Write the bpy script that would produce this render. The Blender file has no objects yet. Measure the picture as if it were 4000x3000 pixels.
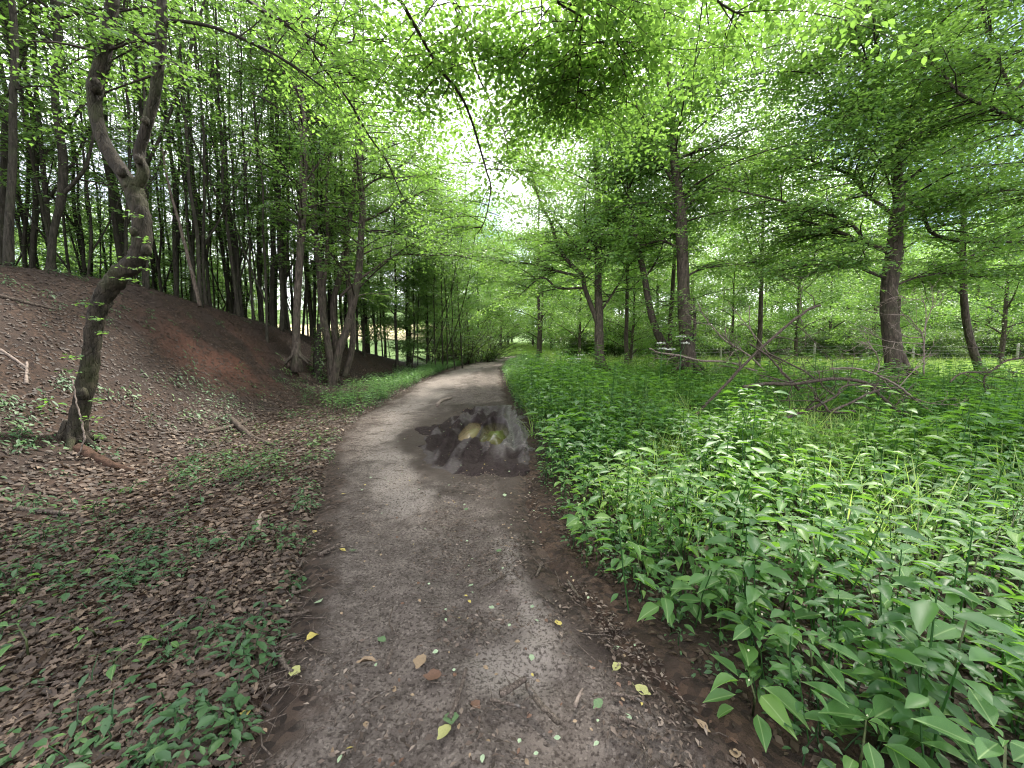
import bpy, math, random
import numpy as np
from mathutils import Vector, Matrix

R = math.radians
SC = bpy.context.scene
COL = SC.collection
EYE = 1.55
PITCH = R(4.16)
CAM_LENS, CAM_SENSOR = 13.0, 34.6

# ------------------------------------------------------------------ camera
cam_d = bpy.data.cameras.new('camera')
cam = bpy.data.objects.new('camera', cam_d)
COL.objects.link(cam)
cam_d.sensor_width = CAM_SENSOR
cam_d.lens = CAM_LENS
cam_d.clip_start = 0.05
cam_d.clip_end = 2000
cam.location = (0, 0, EYE)
cam.rotation_euler = (R(90) - PITCH, 0, 0)
SC.camera = cam

# ------------------------------------------------------------------ world / sun / exposure
SUN_EL, SUN_AZ = R(56), R(30)          # azimuth measured from +Y towards +X
w = bpy.data.worlds.new('World')
SC.world = w
w.use_nodes = True
nt = w.node_tree
nt.nodes.clear()
out = nt.nodes.new('ShaderNodeOutputWorld')
bg = nt.nodes.new('ShaderNodeBackground')
sky = nt.nodes.new('ShaderNodeTexSky')
sky.sky_type = 'NISHITA'
sky.sun_disc = False
sky.sun_elevation = SUN_EL
sky.sun_rotation = SUN_AZ
tc = nt.nodes.new('ShaderNodeTexCoord')
cn = nt.nodes.new('ShaderNodeTexNoise')
cn.inputs['Scale'].default_value = 2.3
cn.inputs['Detail'].default_value = 5
cn.inputs['Roughness'].default_value = 0.55
mp = nt.nodes.new('ShaderNodeMapping')
mp.inputs['Location'].default_value = (0.35, 0.2, 0.6)
cr = nt.nodes.new('ShaderNodeValToRGB')
cr.color_ramp.elements[0].position = 0.36
cr.color_ramp.elements[1].position = 0.50
mx = nt.nodes.new('ShaderNodeMix')
mx.data_type = 'RGBA'
mx.inputs[7].default_value = (15.5, 15.8, 16.4, 1)
nt.links.new(tc.outputs['Generated'], mp.inputs['Vector'])
nt.links.new(mp.outputs[0], cn.inputs['Vector'])
dt = nt.nodes.new('ShaderNodeVectorMath')
dt.operation = 'DOT_PRODUCT'
dt.inputs[1].default_value = (.70, .63, .33)
nt.links.new(tc.outputs['Generated'], dt.inputs[0])
mr = nt.nodes.new('ShaderNodeMapRange')
mr.interpolation_type = 'SMOOTHSTEP'
mr.inputs[1].default_value = .955
mr.inputs[2].default_value = .995
mr.inputs[4].default_value = .20
nt.links.new(dt.outputs['Value'], mr.inputs[0])
sb_ = nt.nodes.new('ShaderNodeMath')
sb_.operation = 'SUBTRACT'
nt.links.new(cn.outputs['Fac'], sb_.inputs[0])
nt.links.new(mr.outputs[0], sb_.inputs[1])
nt.links.new(sb_.outputs[0], cr.inputs[0])
nt.links.new(cr.outputs[0], mx.inputs[0])
nt.links.new(sky.outputs[0], mx.inputs[6])
nt.links.new(mx.outputs[2], bg.inputs['Color'])
bg.inputs['Strength'].default_value = 0.10
nt.links.new(bg.outputs[0], out.inputs['Surface'])

sl = bpy.data.lights.new('sun', 'SUN')
sl.energy = 4.4
sl.angle = R(3)
sl.color = (1.0, 0.95, 0.86)
so = bpy.data.objects.new('sun', sl)
COL.objects.link(so)
_sd = Vector((math.sin(SUN_AZ) * math.cos(SUN_EL), math.cos(SUN_AZ) * math.cos(SUN_EL), math.sin(SUN_EL)))
so.rotation_euler = _sd.to_track_quat('Z', 'Y').to_euler()

SC.view_settings.view_transform = 'Standard'
SC.view_settings.look = 'None'
SC.view_settings.gamma = 1.0
SC.view_settings.use_curve_mapping = False
SC.view_settings.exposure = 1.28

cy = SC.cycles
cy.max_bounces = 8
cy.diffuse_bounces = 4
cy.glossy_bounces = 2
cy.transmission_bounces = 6
cy.caustics_reflective = False
cy.caustics_refractive = False
cy.sample_clamp_indirect = 8
cy.use_adaptive_sampling = True
cy.adaptive_threshold = 0.015
cy.use_denoising = True
cy.denoising_prefilter = 'ACCURATE'
cy.filter_width = 1.1

# ------------------------------------------------------------------ numpy helpers
RNG = np.random.default_rng(7)
random.seed(7)


def _hash(ix, iy, seed):
    n = (ix.astype(np.int64) * 374761393 + iy.astype(np.int64) * 668265263 + seed * 974711) & 0x7fffffff
    n = ((n ^ (n >> 13)) * 1274126177) & 0x7fffffff
    return ((n ^ (n >> 16)) & 0xffff) / 65535.0


def vnoise(x, y, s=1.0, seed=0):
    x = np.asarray(x, float) / s
    y = np.asarray(y, float) / s
    ix, iy = np.floor(x), np.floor(y)
    fx, fy = x - ix, y - iy
    fx, fy = fx * fx * (3 - 2 * fx), fy * fy * (3 - 2 * fy)
    a, b = _hash(ix, iy, seed), _hash(ix + 1, iy, seed)
    c, d = _hash(ix, iy + 1, seed), _hash(ix + 1, iy + 1, seed)
    return (a * (1 - fx) + b * fx) * (1 - fy) + (c * (1 - fx) + d * fx) * fy


def fbm(x, y, s, o=3, seed=0):
    t, a, n = 0, 1.0, 0
    for i in range(o):
        t = t + a * vnoise(x, y, s / (2 ** i), seed + i * 17)
        n += a
        a *= 0.5
    return t / n


def sstep(a, b, x):
    t = np.clip((np.asarray(x, float) - a) / (b - a), 0, 1)
    return t * t * (3 - 2 * t)


# ------------------------------------------------------------------ terrain
def base(y):
    """ground profile along the track: level, then a gentle climb"""
    y = np.asarray(y, float)
    a = 0.05 * np.maximum(y - 3.5, 0)
    k = np.maximum(y - 33, 0)
    return np.minimum(a, 1.475 + 0.045 * k) + 0.0 * k


# track edges (x of the left and right side at distances y)
PY = np.array([-6., 0.6, 1.45, 2.0, 2.7, 3.5, 5.2, 7.0, 8.3, 11.7, 15., 19.8, 25., 30., 34., 40.])
PL = np.array([-1.3, -1.25, -1.20, -1.35, -1.62, -2.0, -2.60, -3.15, -3.35, -3.55, -3.6, -3.45, -2.9, -1.9, -0.6, 2.5])
PR = np.array([1.0, 0.95, 0.92, 0.66, 0.42, 0.26, 0.24, 0.30, 0.10, -0.10, -0.3, -0.55, -0.25, 0.35, 1.6, 5.0])


def path_l(y):
    return np.interp(y, PY, PL) + .22 * (vnoise(y, 0 * np.asarray(y, float) + 3, 1.6, 13) - .5) + 0.16 * (vnoise(y, 0 * np.asarray(y, float), 0.7, 3) - .5) + 0.1 * (vnoise(y, 0 * np.asarray(y, float), 0.23, 4) - .5)


def path_r(y):
    return np.interp(y, PY, PR) + .2 * (vnoise(y, 0 * np.asarray(y, float) + 7, 1.4, 15) - .5) + 0.16 * (vnoise(y, 0 * np.asarray(y, float) + 5, 0.6, 5) - .5) + 0.1 * (vnoise(y, 0 * np.asarray(y, float), 0.21, 6) - .5)


BY = np.array([-20., 2., 5., 9., 13., 17., 20., 24., 30.])
B_FOOT = np.array([-3.6, -3.9, -4.6, -5.3, -5.9, -5.5, -5.2, -5.2, -5.2])
B_RIDGE = np.array([-9.2, -9.4, -9.4, -8.9, -7.9, -7.2, -6.9, -7.0, -7.])
B_H = np.array([2.7, 2.8, 3.0, 3.0, 2.05, 1.25, 0.75, 0.15, 0.0])


def hgt(x, y):
    x = np.asarray(x, float)
    y = np.asarray(y, float)
    g = base(y)
    foot, ridge, H = np.interp(y, BY, B_FOOT), np.interp(y, BY, B_RIDGE), np.interp(y, BY, B_H)
    t = np.clip((foot - x) / (foot - ridge), 0, 1)
    b = H * (0.35 * t + 0.65 * t * t * (3 - 2 * t))
    back = sstep(-12.0, -22.0, x) * 0.0
    fall = sstep(0, 6.0, ridge - 1.2 - x) * sstep(9.0, 15.0, y)   # ground falls behind the ridge
    b = b * (1 - 0.8 * fall) + back
    # hillside of fields rising behind the wood and behind the end of the track
    hill = 0.085 * np.maximum(y - 24, 0) * sstep(-4, -12, x) * sstep(24, 40, y)
    hill = hill + 0.03 * np.maximum(y - 38, 0) * sstep(-12, -4, x)
    n = 0.10 * (fbm(x, y, 1.7, 3, 11) - .5) * sstep(-3.4, -5.0, x) + 0.10 * (fbm(x, y, 2.5, 2, 21) - .5) * sstep(1.0, 3.0, x)
    fine = 0.035 * (fbm(x, y, 0.22, 2, 31) - .5)
    l, r = np.interp(y, PY, PL), np.interp(y, PY, PR)
    inside = sstep(-0.02, 0.30, x - l) * sstep(-0.02, 0.30, r - x)
    crown = 0.0
    return g + b + hill + n + fine * (1 - inside) - 0.13 * inside - .12 * inside * sstep(4.2, 5, y) * sstep(10.6, 9.8, y) + crown


def h1(x, y):
    return float(hgt(np.array([x]), np.array([y]))[0])


CP, SP = math.cos(PITCH), math.sin(PITCH)
FPX = CAM_LENS / CAM_SENSOR * 2212.0


def at(u, v, d):
    """point seen at (u, v) of the 2212 x 1659 photograph, d metres in front of the camera"""
    a, b = (u - 1106.0) / FPX, (829.5 - v) / FPX
    return np.array([d * a, d * (CP + b * SP), EYE + d * (b * CP - SP)])


def gp(u, v, dmax=90.0):
    """where the sight line through (u, v) meets the ground"""
    d = np.geomspace(0.8, dmax, 1500)
    a, b = (u - 1106.0) / FPX, (829.5 - v) / FPX
    X, Y, Z = d * a, d * (CP + b * SP), EYE + d * (b * CP - SP)
    k = np.nonzero(Z < hgt(X, Y) + 0.02)[0]
    i = k[0] if len(k) else len(d) - 1
    return np.array([X[i], Y[i], h1(X[i], Y[i])])


# ------------------------------------------------------------------ mesh building
def mesh(name, V, F, mats, mi=None, attrs=None, smooth=False):
    V = np.ascontiguousarray(V, dtype=np.float32)
    F = np.ascontiguousarray(F, dtype=np.int32)
    me = bpy.data.meshes.new(name)
    k = F.shape[1]
    me.vertices.add(len(V))
    me.vertices.foreach_set('co', V.ravel())
    me.loops.add(F.size)
    me.loops.foreach_set('vertex_index', F.ravel())
    me.polygons.add(len(F))
    me.polygons.foreach_set('loop_start', np.arange(0, F.size, k, dtype=np.int32))
    me.polygons.foreach_set('loop_total', np.full(len(F), k, dtype=np.int32))
    if mi is not None:
        me.polygons.foreach_set('material_index', np.ascontiguousarray(mi, dtype=np.int32))
    for m in (mats if isinstance(mats, (list, tuple)) else [mats]):
        me.materials.append(m)
    for a, val in (attrs or {}).items():
        at_ = me.attributes.new(a, 'FLOAT', 'POINT')
        at_.data.foreach_set('value', np.ascontiguousarray(val, dtype=np.float32))
    me.update(calc_edges=True)
    if smooth is True:
        me.polygons.foreach_set('use_smooth', np.ones(len(F), dtype=bool))
    elif smooth is not False:
        me.polygons.foreach_set('use_smooth', np.ascontiguousarray(smooth, dtype=bool))
    return me


def obj(name, me, parent=None, kind=None):
    o = bpy.data.objects.new(name, me)
    COL.objects.link(o)
    if parent is not None:
        o.parent = parent
    if kind:
        o['kind'] = kind
    return o


def tag(o, label, cat, group=None):
    o['label'] = label
    o['category'] = cat
    if group:
        o['group'] = group
    return o


def thing(name, label, cat, loc=(0, 0, 0), rz=0.0, group=None):
    o = bpy.data.objects.new(name, None)
    COL.objects.link(o)
    o.empty_display_size = 0.2
    o.location = tuple(float(c) for c in loc)
    o.rotation_euler = (0, 0, rz)
    return tag(o, label, cat, group)


def dup(root, loc, rz, sc=1.0, label=None, group=None):
    r = root.copy()
    COL.objects.link(r)
    r.location = tuple(float(c) for c in loc)
    r.rotation_euler = (root.rotation_euler.x, root.rotation_euler.y, rz)
    r.scale = (sc, sc, sc)
    if label:
        r['label'] = label
    if group:
        r['group'] = group
    for ch in root.children:
        c = ch.copy()
        COL.objects.link(c)
        c.parent = r
    return r


def unit(a):
    a = np.asarray(a, float)
    return a / np.maximum(np.linalg.norm(a, axis=-1, keepdims=True), 1e-9)


class Tubes:
    """collects tapering tubes, triangles only"""
    def __init__(self):
        self.V, self.F, self.n = [], [], 0

    def add(self, P, rad, k=6, cap=True, rough=0.0, rng=None):
        P = np.asarray(P, float)
        n = len(P)
        rad = np.broadcast_to(np.asarray(rad, float), (n,))
        T = unit(np.gradient(P, axis=0))
        ref = np.array([0, 0, 1.0]) if abs(T[0][2]) < 0.9 else np.array([1.0, 0, 0])
        A = np.zeros_like(P)
        a = ref - T[0] * (ref @ T[0])
        for i in range(n):
            a = a - T[i] * (a @ T[i])
            a = a / max(np.linalg.norm(a), 1e-9)
            A[i] = a
        B = np.cross(T, A)
        ang = np.arange(k) * 2 * math.pi / k
        rr = rad[:, None] * np.ones(k)[None]
        if rough and rng is not None:
            lump = rng.normal(0, 1, (n, k))
            lump = (lump + np.roll(lump, 1, 1) + np.roll(lump, 1, 0)) / 1.7
            rr = rr * (1 + rough * lump)
        V = P[:, None] + rr[..., None] * (np.cos(ang)[None, :, None] * A[:, None] + np.sin(ang)[None, :, None] * B[:, None])
        V = V.reshape(-1, 3)
        i, j = np.meshgrid(np.arange(n - 1), np.arange(k), indexing='ij')
        j2 = (j + 1) % k
        a0, a1, b0, b1 = i * k + j, i * k + j2, (i + 1) * k + j, (i + 1) * k + j2
        F = np.concatenate([np.stack([a0, a1, b1], -1).reshape(-1, 3), np.stack([a0, b1, b0], -1).reshape(-1, 3)])
        if cap:
            V = np.vstack([V, P[0], P[-1]])
            jj = np.arange(k)
            F = np.vstack([F, np.stack([(jj + 1) % k, jj, np.full(k, n * k)], -1),
                           np.stack([(n - 1) * k + jj, (n - 1) * k + (jj + 1) % k, np.full(k, n * k + 1)], -1)])
        self.V.append(V)
        self.F.append(F + self.n)
        self.n += len(V)

    def arrays(self):
        if not self.V:
            return np.zeros((0, 3)), np.zeros((0, 3), int)
        return np.vstack(self.V), np.vstack(self.F)

    def mesh(self, name, mat):
        V, F = self.arrays()
        return mesh(name, V, F, mat, smooth=True)


def template(stations, fold=0.18, droop=0.12):
    """leaf outline: stations of (along, half width); returns verts (along, across, lift), tris, across"""
    V, across = [(0, 0, 0)], [0.0]
    mids, lf, rt = [], [], []
    for s, hw in stations:
        z = -droop * s * s
        mids.append(len(V)); V.append((s, 0, z)); across.append(0.0)
        lf.append(len(V)); V.append((s, hw, z + fold * hw)); across.append(hw)
        rt.append(len(V)); V.append((s, -hw, z + fold * hw)); across.append(hw)
    tip = len(V)
    V.append((1, 0, -droop)); across.append(0.0)
    F = [(0, mids[0], lf[0]), (0, rt[0], mids[0])]
    for i in range(len(stations) - 1):
        F += [(mids[i], mids[i + 1], lf[i + 1]), (mids[i], lf[i + 1], lf[i]), (mids[i], rt[i + 1], mids[i + 1]), (mids[i], rt[i], rt[i + 1])]
    F += [(mids[-1], tip, lf[-1]), (mids[-1], rt[-1], tip)]
    return np.array(V, float), np.array(F, int), np.array(across)


T2 = (np.array([(0, 0, 0), (.45, .5, .1), (1, 0, -.06), (.45, -.5, .1)], float), np.array([(0, 2, 1), (0, 3, 2)]), np.array([0, .5, 0, .5]))
T_OV = template([(.28, .42), (.62, .46)], 0.2, 0.10)
T_BAL = template([(.18, .28), (.42, .5), (.70, .36)], 0.22, 0.22)
T_BIG = template([(.10, .16), (.24, .40), (.40, .5), (.58, .47), (.76, .31), (.90, .13)], 0.22, 0.25)


class Leaves:
    def __init__(self, tpl=T2):
        self.t = tpl
        self.o, self.d, self.nn, self.L, self.W, self.T = [], [], [], [], [], []

    def add(self, o, d, n, L, W, tint):
        o = np.atleast_2d(o)
        k = len(o)
        self.o.append(o)
        self.d.append(np.broadcast_to(d, (k, 3)))
        self.nn.append(np.broadcast_to(n, (k, 3)))
        self.L.append(np.broadcast_to(L, (k,)))
        self.W.append(np.broadcast_to(W, (k,)))
        self.T.append(np.broadcast_to(tint, (k,)))

    def count(self):
        return sum(len(a) for a in self.o)

    def arrays(self):
        o, d, n = np.vstack(self.o), unit(np.vstack(self.d)), np.vstack(self.nn)
        L, W, T = np.concatenate(self.L), np.concatenate(self.W), np.concatenate(self.T)
        s = unit(np.cross(n, d))
        n = np.cross(d, s)
        tv, tf, ta = self.t
        V = o[:, None] + tv[None, :, 0, None] * (L[:, None] * d)[:, None] + tv[None, :, 1, None] * (W[:, None] * s)[:, None] + tv[None, :, 2, None] * (L[:, None] * n)[:, None]
        k = len(tv)
        F = tf[None] + (np.arange(len(o)) * k)[:, None, None]
        return V.reshape(-1, 3), F.reshape(-1, 3), np.repeat(T, k), np.tile(ta, len(o))

    def arrays_or_empty(self):
        if not self.o:
            return np.zeros((0, 3)), np.zeros((0, 3), int), np.zeros(0), np.zeros(0)
        return self.arrays()


def leafy_mesh(name, L, Tb, leaf_mat, twig_mat):
    V, F, T, A = L.arrays_or_empty()
    V2, F2 = Tb.arrays()
    n = len(V)
    VV, FF = np.vstack([V, V2]), np.vstack([F, F2 + n])
    mi = np.concatenate([np.zeros(len(F), int), np.ones(len(F2), int)])
    return mesh(name, VV, FF, [leaf_mat, twig_mat], mi,
                {'tint': np.concatenate([T, np.zeros(len(V2))]), 'across': np.concatenate([A, np.zeros(len(V2))])})


def smooth_line(P, n):
    """Catmull-Rom resampling of a polyline of (x, y, z, radius)"""
    P = np.asarray(P, float)
    Q = np.vstack([2 * P[0] - P[1], P, 2 * P[-1] - P[-2]])
    t = np.linspace(0, len(P) - 1 - 1e-6, n)
    i = t.astype(int)
    f = (t - i)[:, None]
    p0, p1, p2, p3 = Q[i], Q[i + 1], Q[i + 2], Q[i + 3]
    r = 0.5 * (2 * p1 + (p2 - p0) * f + (2 * p0 - 5 * p1 + 4 * p2 - p3) * f ** 2 + (3 * p1 - p0 - 3 * p2 + p3) * f ** 3)
    r[:, 3:] = np.maximum(r[:, 3:], 0.002)
    return r


UP = np.array([0, 0, 1.0])


def twig(Lv, Tb, p, d, L, leaf, rng, tint=0.4, tspread=0.22, droop=0.15, gap=0.6, flat=0.45, twigr=0.003):
    n = max(3, int(L / (leaf * gap)))
    t = np.linspace(0.12, 1.0, n)
    d = unit(d)
    pos = p + d * (t * L)[:, None] + np.array([0, 0, -1.0]) * (droop * L * t * t)[:, None]
    pos = pos + rng.normal(0, 0.012, pos.shape)
    lat = unit(np.cross(d, UP) + 1e-6)
    side = np.where(np.arange(n) % 2 == 0, 1.0, -1.0)[:, None]
    ld = d * 0.62 + lat * side * 0.85 + rng.normal(0, 0.22, (n, 3)) + np.array([0, 0, -0.12])
    nn = UP + rng.normal(0, flat, (n, 3))
    ll = leaf * rng.uniform(0.7, 1.2, n)
    Lv.add(pos, ld, nn, ll, ll * rng.uniform(0.52, 0.66, n), np.clip(tint + rng.normal(0, tspread, n), 0, 1))
    if twigr:
        m = np.array([0, .5, 1.0])
        Tb.add(p + d * (m * L)[:, None] + np.array([0, 0, -1.0]) * (droop * L * m * m)[:, None], [twigr, twigr * .8, twigr * .4], 3, cap=False)


def sprays(Lv, Tb, P, leaf, rng, start=0.2, step=0.16, tl=(0.3, 0.7), tint=0.4, **kw):
    """leafy twigs to both sides along a branch polyline P (n x 3)"""
    P = np.asarray(P, float)[:, :3]
    seg = np.linalg.norm(np.diff(P, axis=0), axis=1)
    s = np.concatenate([[0], np.cumsum(seg)])
    tot = s[-1]
    q = np.arange(start * tot, tot, step)
    side = 1
    T = unit(np.gradient(P, axis=0))
    for qq in q:
        qq = min(tot, qq + rng.uniform(-.05, .05))
        p = np.array([np.interp(qq, s, P[:, c]) for c in range(3)])
        tg = np.array([np.interp(qq, s, T[:, c]) for c in range(3)])
        lat = np.cross(tg, UP)
        if np.linalg.norm(lat) < 0.3:
            a = rng.uniform(0, 6.28)
            lat = np.array([math.cos(a), math.sin(a), 0])
        lat = unit(lat)
        f = 1 - 0.55 * (qq / tot)
        L = rng.uniform(*tl) * f
        d = tg * rng.uniform(.45, .9) + lat * side * rng.uniform(.6, 1.0) + UP * rng.normal(0.0, 0.22)
        twig(Lv, Tb, p, d, max(L, .15), leaf, rng, tint=np.clip(tint + rng.normal(0, .08), 0, 1), **kw)
        side = -side
    twig(Lv, Tb, P[-1], T[-1] + UP * .05, rng.uniform(*tl) * .6, leaf, rng, tint=tint, **kw)


def branch_line(p, az, el, L, rng, n=6, sag=0.35, wob=0.06):
    """a branch that leaves at elevation el and levels out or sags"""
    P = [np.array(p, float)]
    e = el
    for i in range(n):
        st = L / n
        P.append(P[-1] + st * np.array([math.cos(az) * math.cos(e), math.sin(az) * math.cos(e), math.sin(e)]))
        e -= sag / n + rng.normal(0, wob)
        az += rng.normal(0, 0.10)
    return np.array(P)


# ------------------------------------------------------------------ materials
def new_mat(name):
    m = bpy.data.materials.new(name)
    m.use_nodes = True
    n = m.node_tree
    n.nodes.clear()
    o = n.nodes.new('ShaderNodeOutputMaterial')
    return m, n, o


def N(nt, t, **kw):
    n = nt.nodes.new(t)
    for k, v in kw.items():
        if k in n.inputs:
            n.inputs[k].default_value = v
        else:
            setattr(n, k, v)
    return n


def mixc(nt, fac, a, b, blend='MIX'):
    m = nt.nodes.new('ShaderNodeMix')
    m.data_type = 'RGBA'
    m.blend_type = blend
    for s, v in ((0, fac), (6, a), (7, b)):
        if hasattr(v, 'links'):
            nt.links.new(v, m.inputs[s])
        else:
            m.inputs[s].default_value = v if s == 0 else (*v, 1)
    return m.outputs[2]


def ramp(nt, src, a, b):
    m = nt.nodes.new('ShaderNodeMapRange')
    m.interpolation_type = 'SMOOTHSTEP'
    m.inputs[1].default_value = a
    m.inputs[2].default_value = b
    nt.links.new(src, m.inputs[0])
    return m.outputs[0]


def mth(nt, op, a, b=0.0):
    m = nt.nodes.new('ShaderNodeMath')
    m.operation = op
    for i, v in enumerate((a, b)):
        if hasattr(v, 'links'):
            nt.links.new(v, m.inputs[i])
        else:
            m.inputs[i].default_value = v
    return m.outputs[0]


def leaf_material(name, c_dark, c_mid, c_light, trans, tw=0.45, rough=0.45, spec=0.4, veins=False):
    m, t, o = new_mat(name)
    a = N(t, 'ShaderNodeAttribute', attribute_name='tint')
    r = t.nodes.new('ShaderNodeValToRGB')
    e = r.color_ramp.elements
    e[0].color, e[1].color = (*c_dark, 1), (*c_light, 1)
    e[1].position = 1.0
    k = e.new(0.5)
    k.color = (*c_mid, 1)
    t.links.new(a.outputs['Fac'], r.inputs[0])
    col = r.outputs[0]
    pr = N(t, 'ShaderNodeBsdfPrincipled')
    pr.inputs['Roughness'].default_value = rough
    pr.inputs['Specular IOR Level'].default_value = spec
    if veins:
        ac = N(t, 'ShaderNodeAttribute', attribute_name='across')
        rib = ramp(t, ac.outputs['Fac'], 0.05, 0.0)
        nz = N(t, 'ShaderNodeTexNoise', Scale=60.0, Detail=3.0)
        tc_ = N(t, 'ShaderNodeTexCoord')
        t.links.new(tc_.outputs['Object'], nz.inputs['Vector'])
        col = mixc(t, mth(t, 'MULTIPLY', ramp(t, nz.outputs['Fac'], .4, .75), .35), col, c_light)
        col = mixc(t, mth(t, 'MULTIPLY', rib, .5), col, (.22, .30, .12))
        b = N(t, 'ShaderNodeBump', Strength=0.25, Distance=0.004)
        t.links.new(nz.outputs['Fac'], b.inputs['Height'])
        t.links.new(b.outputs[0], pr.inputs['Normal'])
    t.links.new(col, pr.inputs['Base Color'])
    tr = N(t, 'ShaderNodeBsdfTranslucent')
    tcx = mixc(t, 0.65, col, trans)
    tcx = mixc(t, 1.0, tcx, (tw * 1.9,) * 3, 'MULTIPLY')
    t.links.new(tcx, tr.inputs['Color'])
    ms = N(t, 'ShaderNodeAddShader')
    t.links.new(pr.outputs[0], ms.inputs[0])
    t.links.new(tr.outputs[0], ms.inputs[1])
    t.links.new(ms.outputs[0], o.inputs[0])
    return m


def bark_material(name, c1, c2, moss=0.3, scale=1.0, mossc=(.055, .075, .03)):
    m, t, o = new_mat(name)
    tc_ = N(t, 'ShaderNodeTexCoord')
    mp_ = N(t, 'ShaderNodeMapping')
    mp_.inputs['Scale'].default_value = (1, 1, 0.22)
    t.links.new(tc_.outputs['Object'], mp_.inputs['Vector'])
    n1 = N(t, 'ShaderNodeTexNoise', Scale=26.0 * scale, Detail=6.0, Roughness=0.65)
    t.links.new(mp_.outputs[0], n1.inputs['Vector'])
    n2 = N(t, 'ShaderNodeTexNoise', Scale=2.6, Detail=5.0, Roughness=0.6)
    t.links.new(tc_.outputs['Object'], n2.inputs['Vector'])
    n3 = N(t, 'ShaderNodeTexNoise', Scale=11.0, Detail=4.0)
    t.links.new(tc_.outputs['Object'], n3.inputs['Vector'])
    v = N(t, 'ShaderNodeTexVoronoi', Scale=34.0 * scale)
    v.feature = 'DISTANCE_TO_EDGE'
    t.links.new(mp_.outputs[0], v.inputs['Vector'])
    c = mixc(t, ramp(t, n1.outputs['Fac'], .3, .7), c1, c2)
    c = mixc(t, mth(t, 'MULTIPLY', ramp(t, n2.outputs['Fac'], .45, .68), moss), c, mossc)
    c = mixc(t, mth(t, 'MULTIPLY', ramp(t, n3.outputs['Fac'], .60, .72), .35), c, tuple(min(.22, v_ * 2.2) for v_ in c2))
    pr = N(t, 'ShaderNodeBsdfPrincipled', Roughness=0.85)
    pr.inputs['Specular IOR Level'].default_value = 0.2
    t.links.new(c, pr.inputs['Base Color'])
    hgt_ = mth(t, 'ADD', n1.outputs['Fac'], mth(t, 'MULTIPLY', ramp(t, v.outputs['Distance'], 0.0, .12), .4))
    b = N(t, 'ShaderNodeBump', Strength=0.9, Distance=0.02)
    t.links.new(hgt_, b.inputs['Height'])
    t.links.new(b.outputs[0], pr.inputs['Normal'])
    t.links.new(pr.outputs[0], o.inputs[0])
    return m


def plain_material(name, c1, c2, scale=20.0, rough=0.8, spec=0.25, bump=0.4, dist=0.01, attr=None, trans=0.0):
    m, t, o = new_mat(name)
    tc_ = N(t, 'ShaderNodeTexCoord')
    n1 = N(t, 'ShaderNodeTexNoise', Scale=scale, Detail=5.0, Roughness=0.6)
    t.links.new(tc_.outputs['Object'], n1.inputs['Vector'])
    c = mixc(t, ramp(t, n1.outputs['Fac'], .32, .68), c1, c2)
    pr = N(t, 'ShaderNodeBsdfPrincipled', Roughness=rough)
    pr.inputs['Specular IOR Level'].default_value = spec
    t.links.new(c, pr.inputs['Base Color'])
    if bump:
        b = N(t, 'ShaderNodeBump', Strength=bump, Distance=dist)
        t.links.new(n1.outputs['Fac'], b.inputs['Height'])
        t.links.new(b.outputs[0], pr.inputs['Normal'])
    t.links.new(pr.outputs[0], o.inputs[0])
    return m


M = {}
M['leaf_wood'] = leaf_material('leaf_woodland', (.022, .048, .015), (.038, .080, .022), (.074, .125, .030), (.135, .245, .035), .5, .48, .28)
M['leaf_light'] = leaf_material('leaf_clearing', (.028, .062, .022), (.052, .106, .028), (.11, .17, .034), (.19, .33, .045), .5, .46, .32)
M['leaf_far'] = leaf_material('leaf_distant', (.032, .068, .026), (.056, .105, .032), (.105, .155, .042), (.18, .30, .05), .5, .5, .25)
M['leaf_bush'] = leaf_material('leaf_bush', (.018, .040, .012), (.032, .068, .017), (.065, .11, .026), (.12, .2, .025), .4, .5, .25)
M['leaf_herb'] = leaf_material('leaf_herb', (.020, .056, .018), (.040, .096, .022), (.095, .165, .026), (.15, .32, .02), .38, .46, .28)
M['leaf_near'] = leaf_material('leaf_balsam', (.022, .062, .020), (.038, .092, .026), (.09, .16, .032), (.15, .32, .025), .40, .52, .22, veins=True)
M['leaf_nettle'] = leaf_material('leaf_nettle', (.030, .068, .030), (.046, .096, .038), (.08, .14, .045), (.12, .25, .04), .4, .5, .3)
M['leaf_ground'] = leaf_material('leaf_ground_cover', (.020, .052, .020), (.034, .076, .026), (.075, .13, .03), (.10, .2, .035), .3, .48, .28)
M['grass'] = leaf_material('grass_blade', (.08, .14, .035), (.13, .20, .05), (.22, .27, .08), (.27, .40, .07), .5, .5, .3)
M['litter'] = leaf_material('dead_leaf', (.022, .0145, .0105), (.060, .041, .030), (.155, .112, .080), (.10, .06, .03), .12, .6, .3)
M['chips'] = leaf_material('path_chips', (.025, .018, .014), (.075, .054, .042), (.20, .16, .13), (.1, .06, .03), .05, .7, .25)
M['herb_stem'] = plain_material('herb_stem', (.035, .05, .018), (.07, .085, .03), 25, .6, .3, 0)
M['bark_dark'] = bark_material('bark_dark', (.016, .014, .010), (.056, .048, .036), .55, 1.0, (.038, .048, .020))
M['bark_curvy'] = bark_material('bark_mossy', (.012, .010, .0075), (.042, .034, .024), .65, .8, (.040, .045, .018))
M['bark_grey'] = bark_material('bark_grey', (.034, .027, .021), (.115, .09, .072), .3, .8)
M['twig'] = plain_material('twig_bark', (.020, .015, .012), (.06, .046, .036), 18, .8)
M['dead_wood'] = bark_material('dead_wood', (.036, .027, .021), (.145, .112, .090), .12, 1.6)
M['pale_wood'] = plain_material('pale_dead_wood', (.10, .078, .064), (.24, .19, .16), 24, .8)
M['stick'] = bark_material('stick_bark', (.06, .046, .038), (.19, .15, .125), .1, 2.5)
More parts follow.
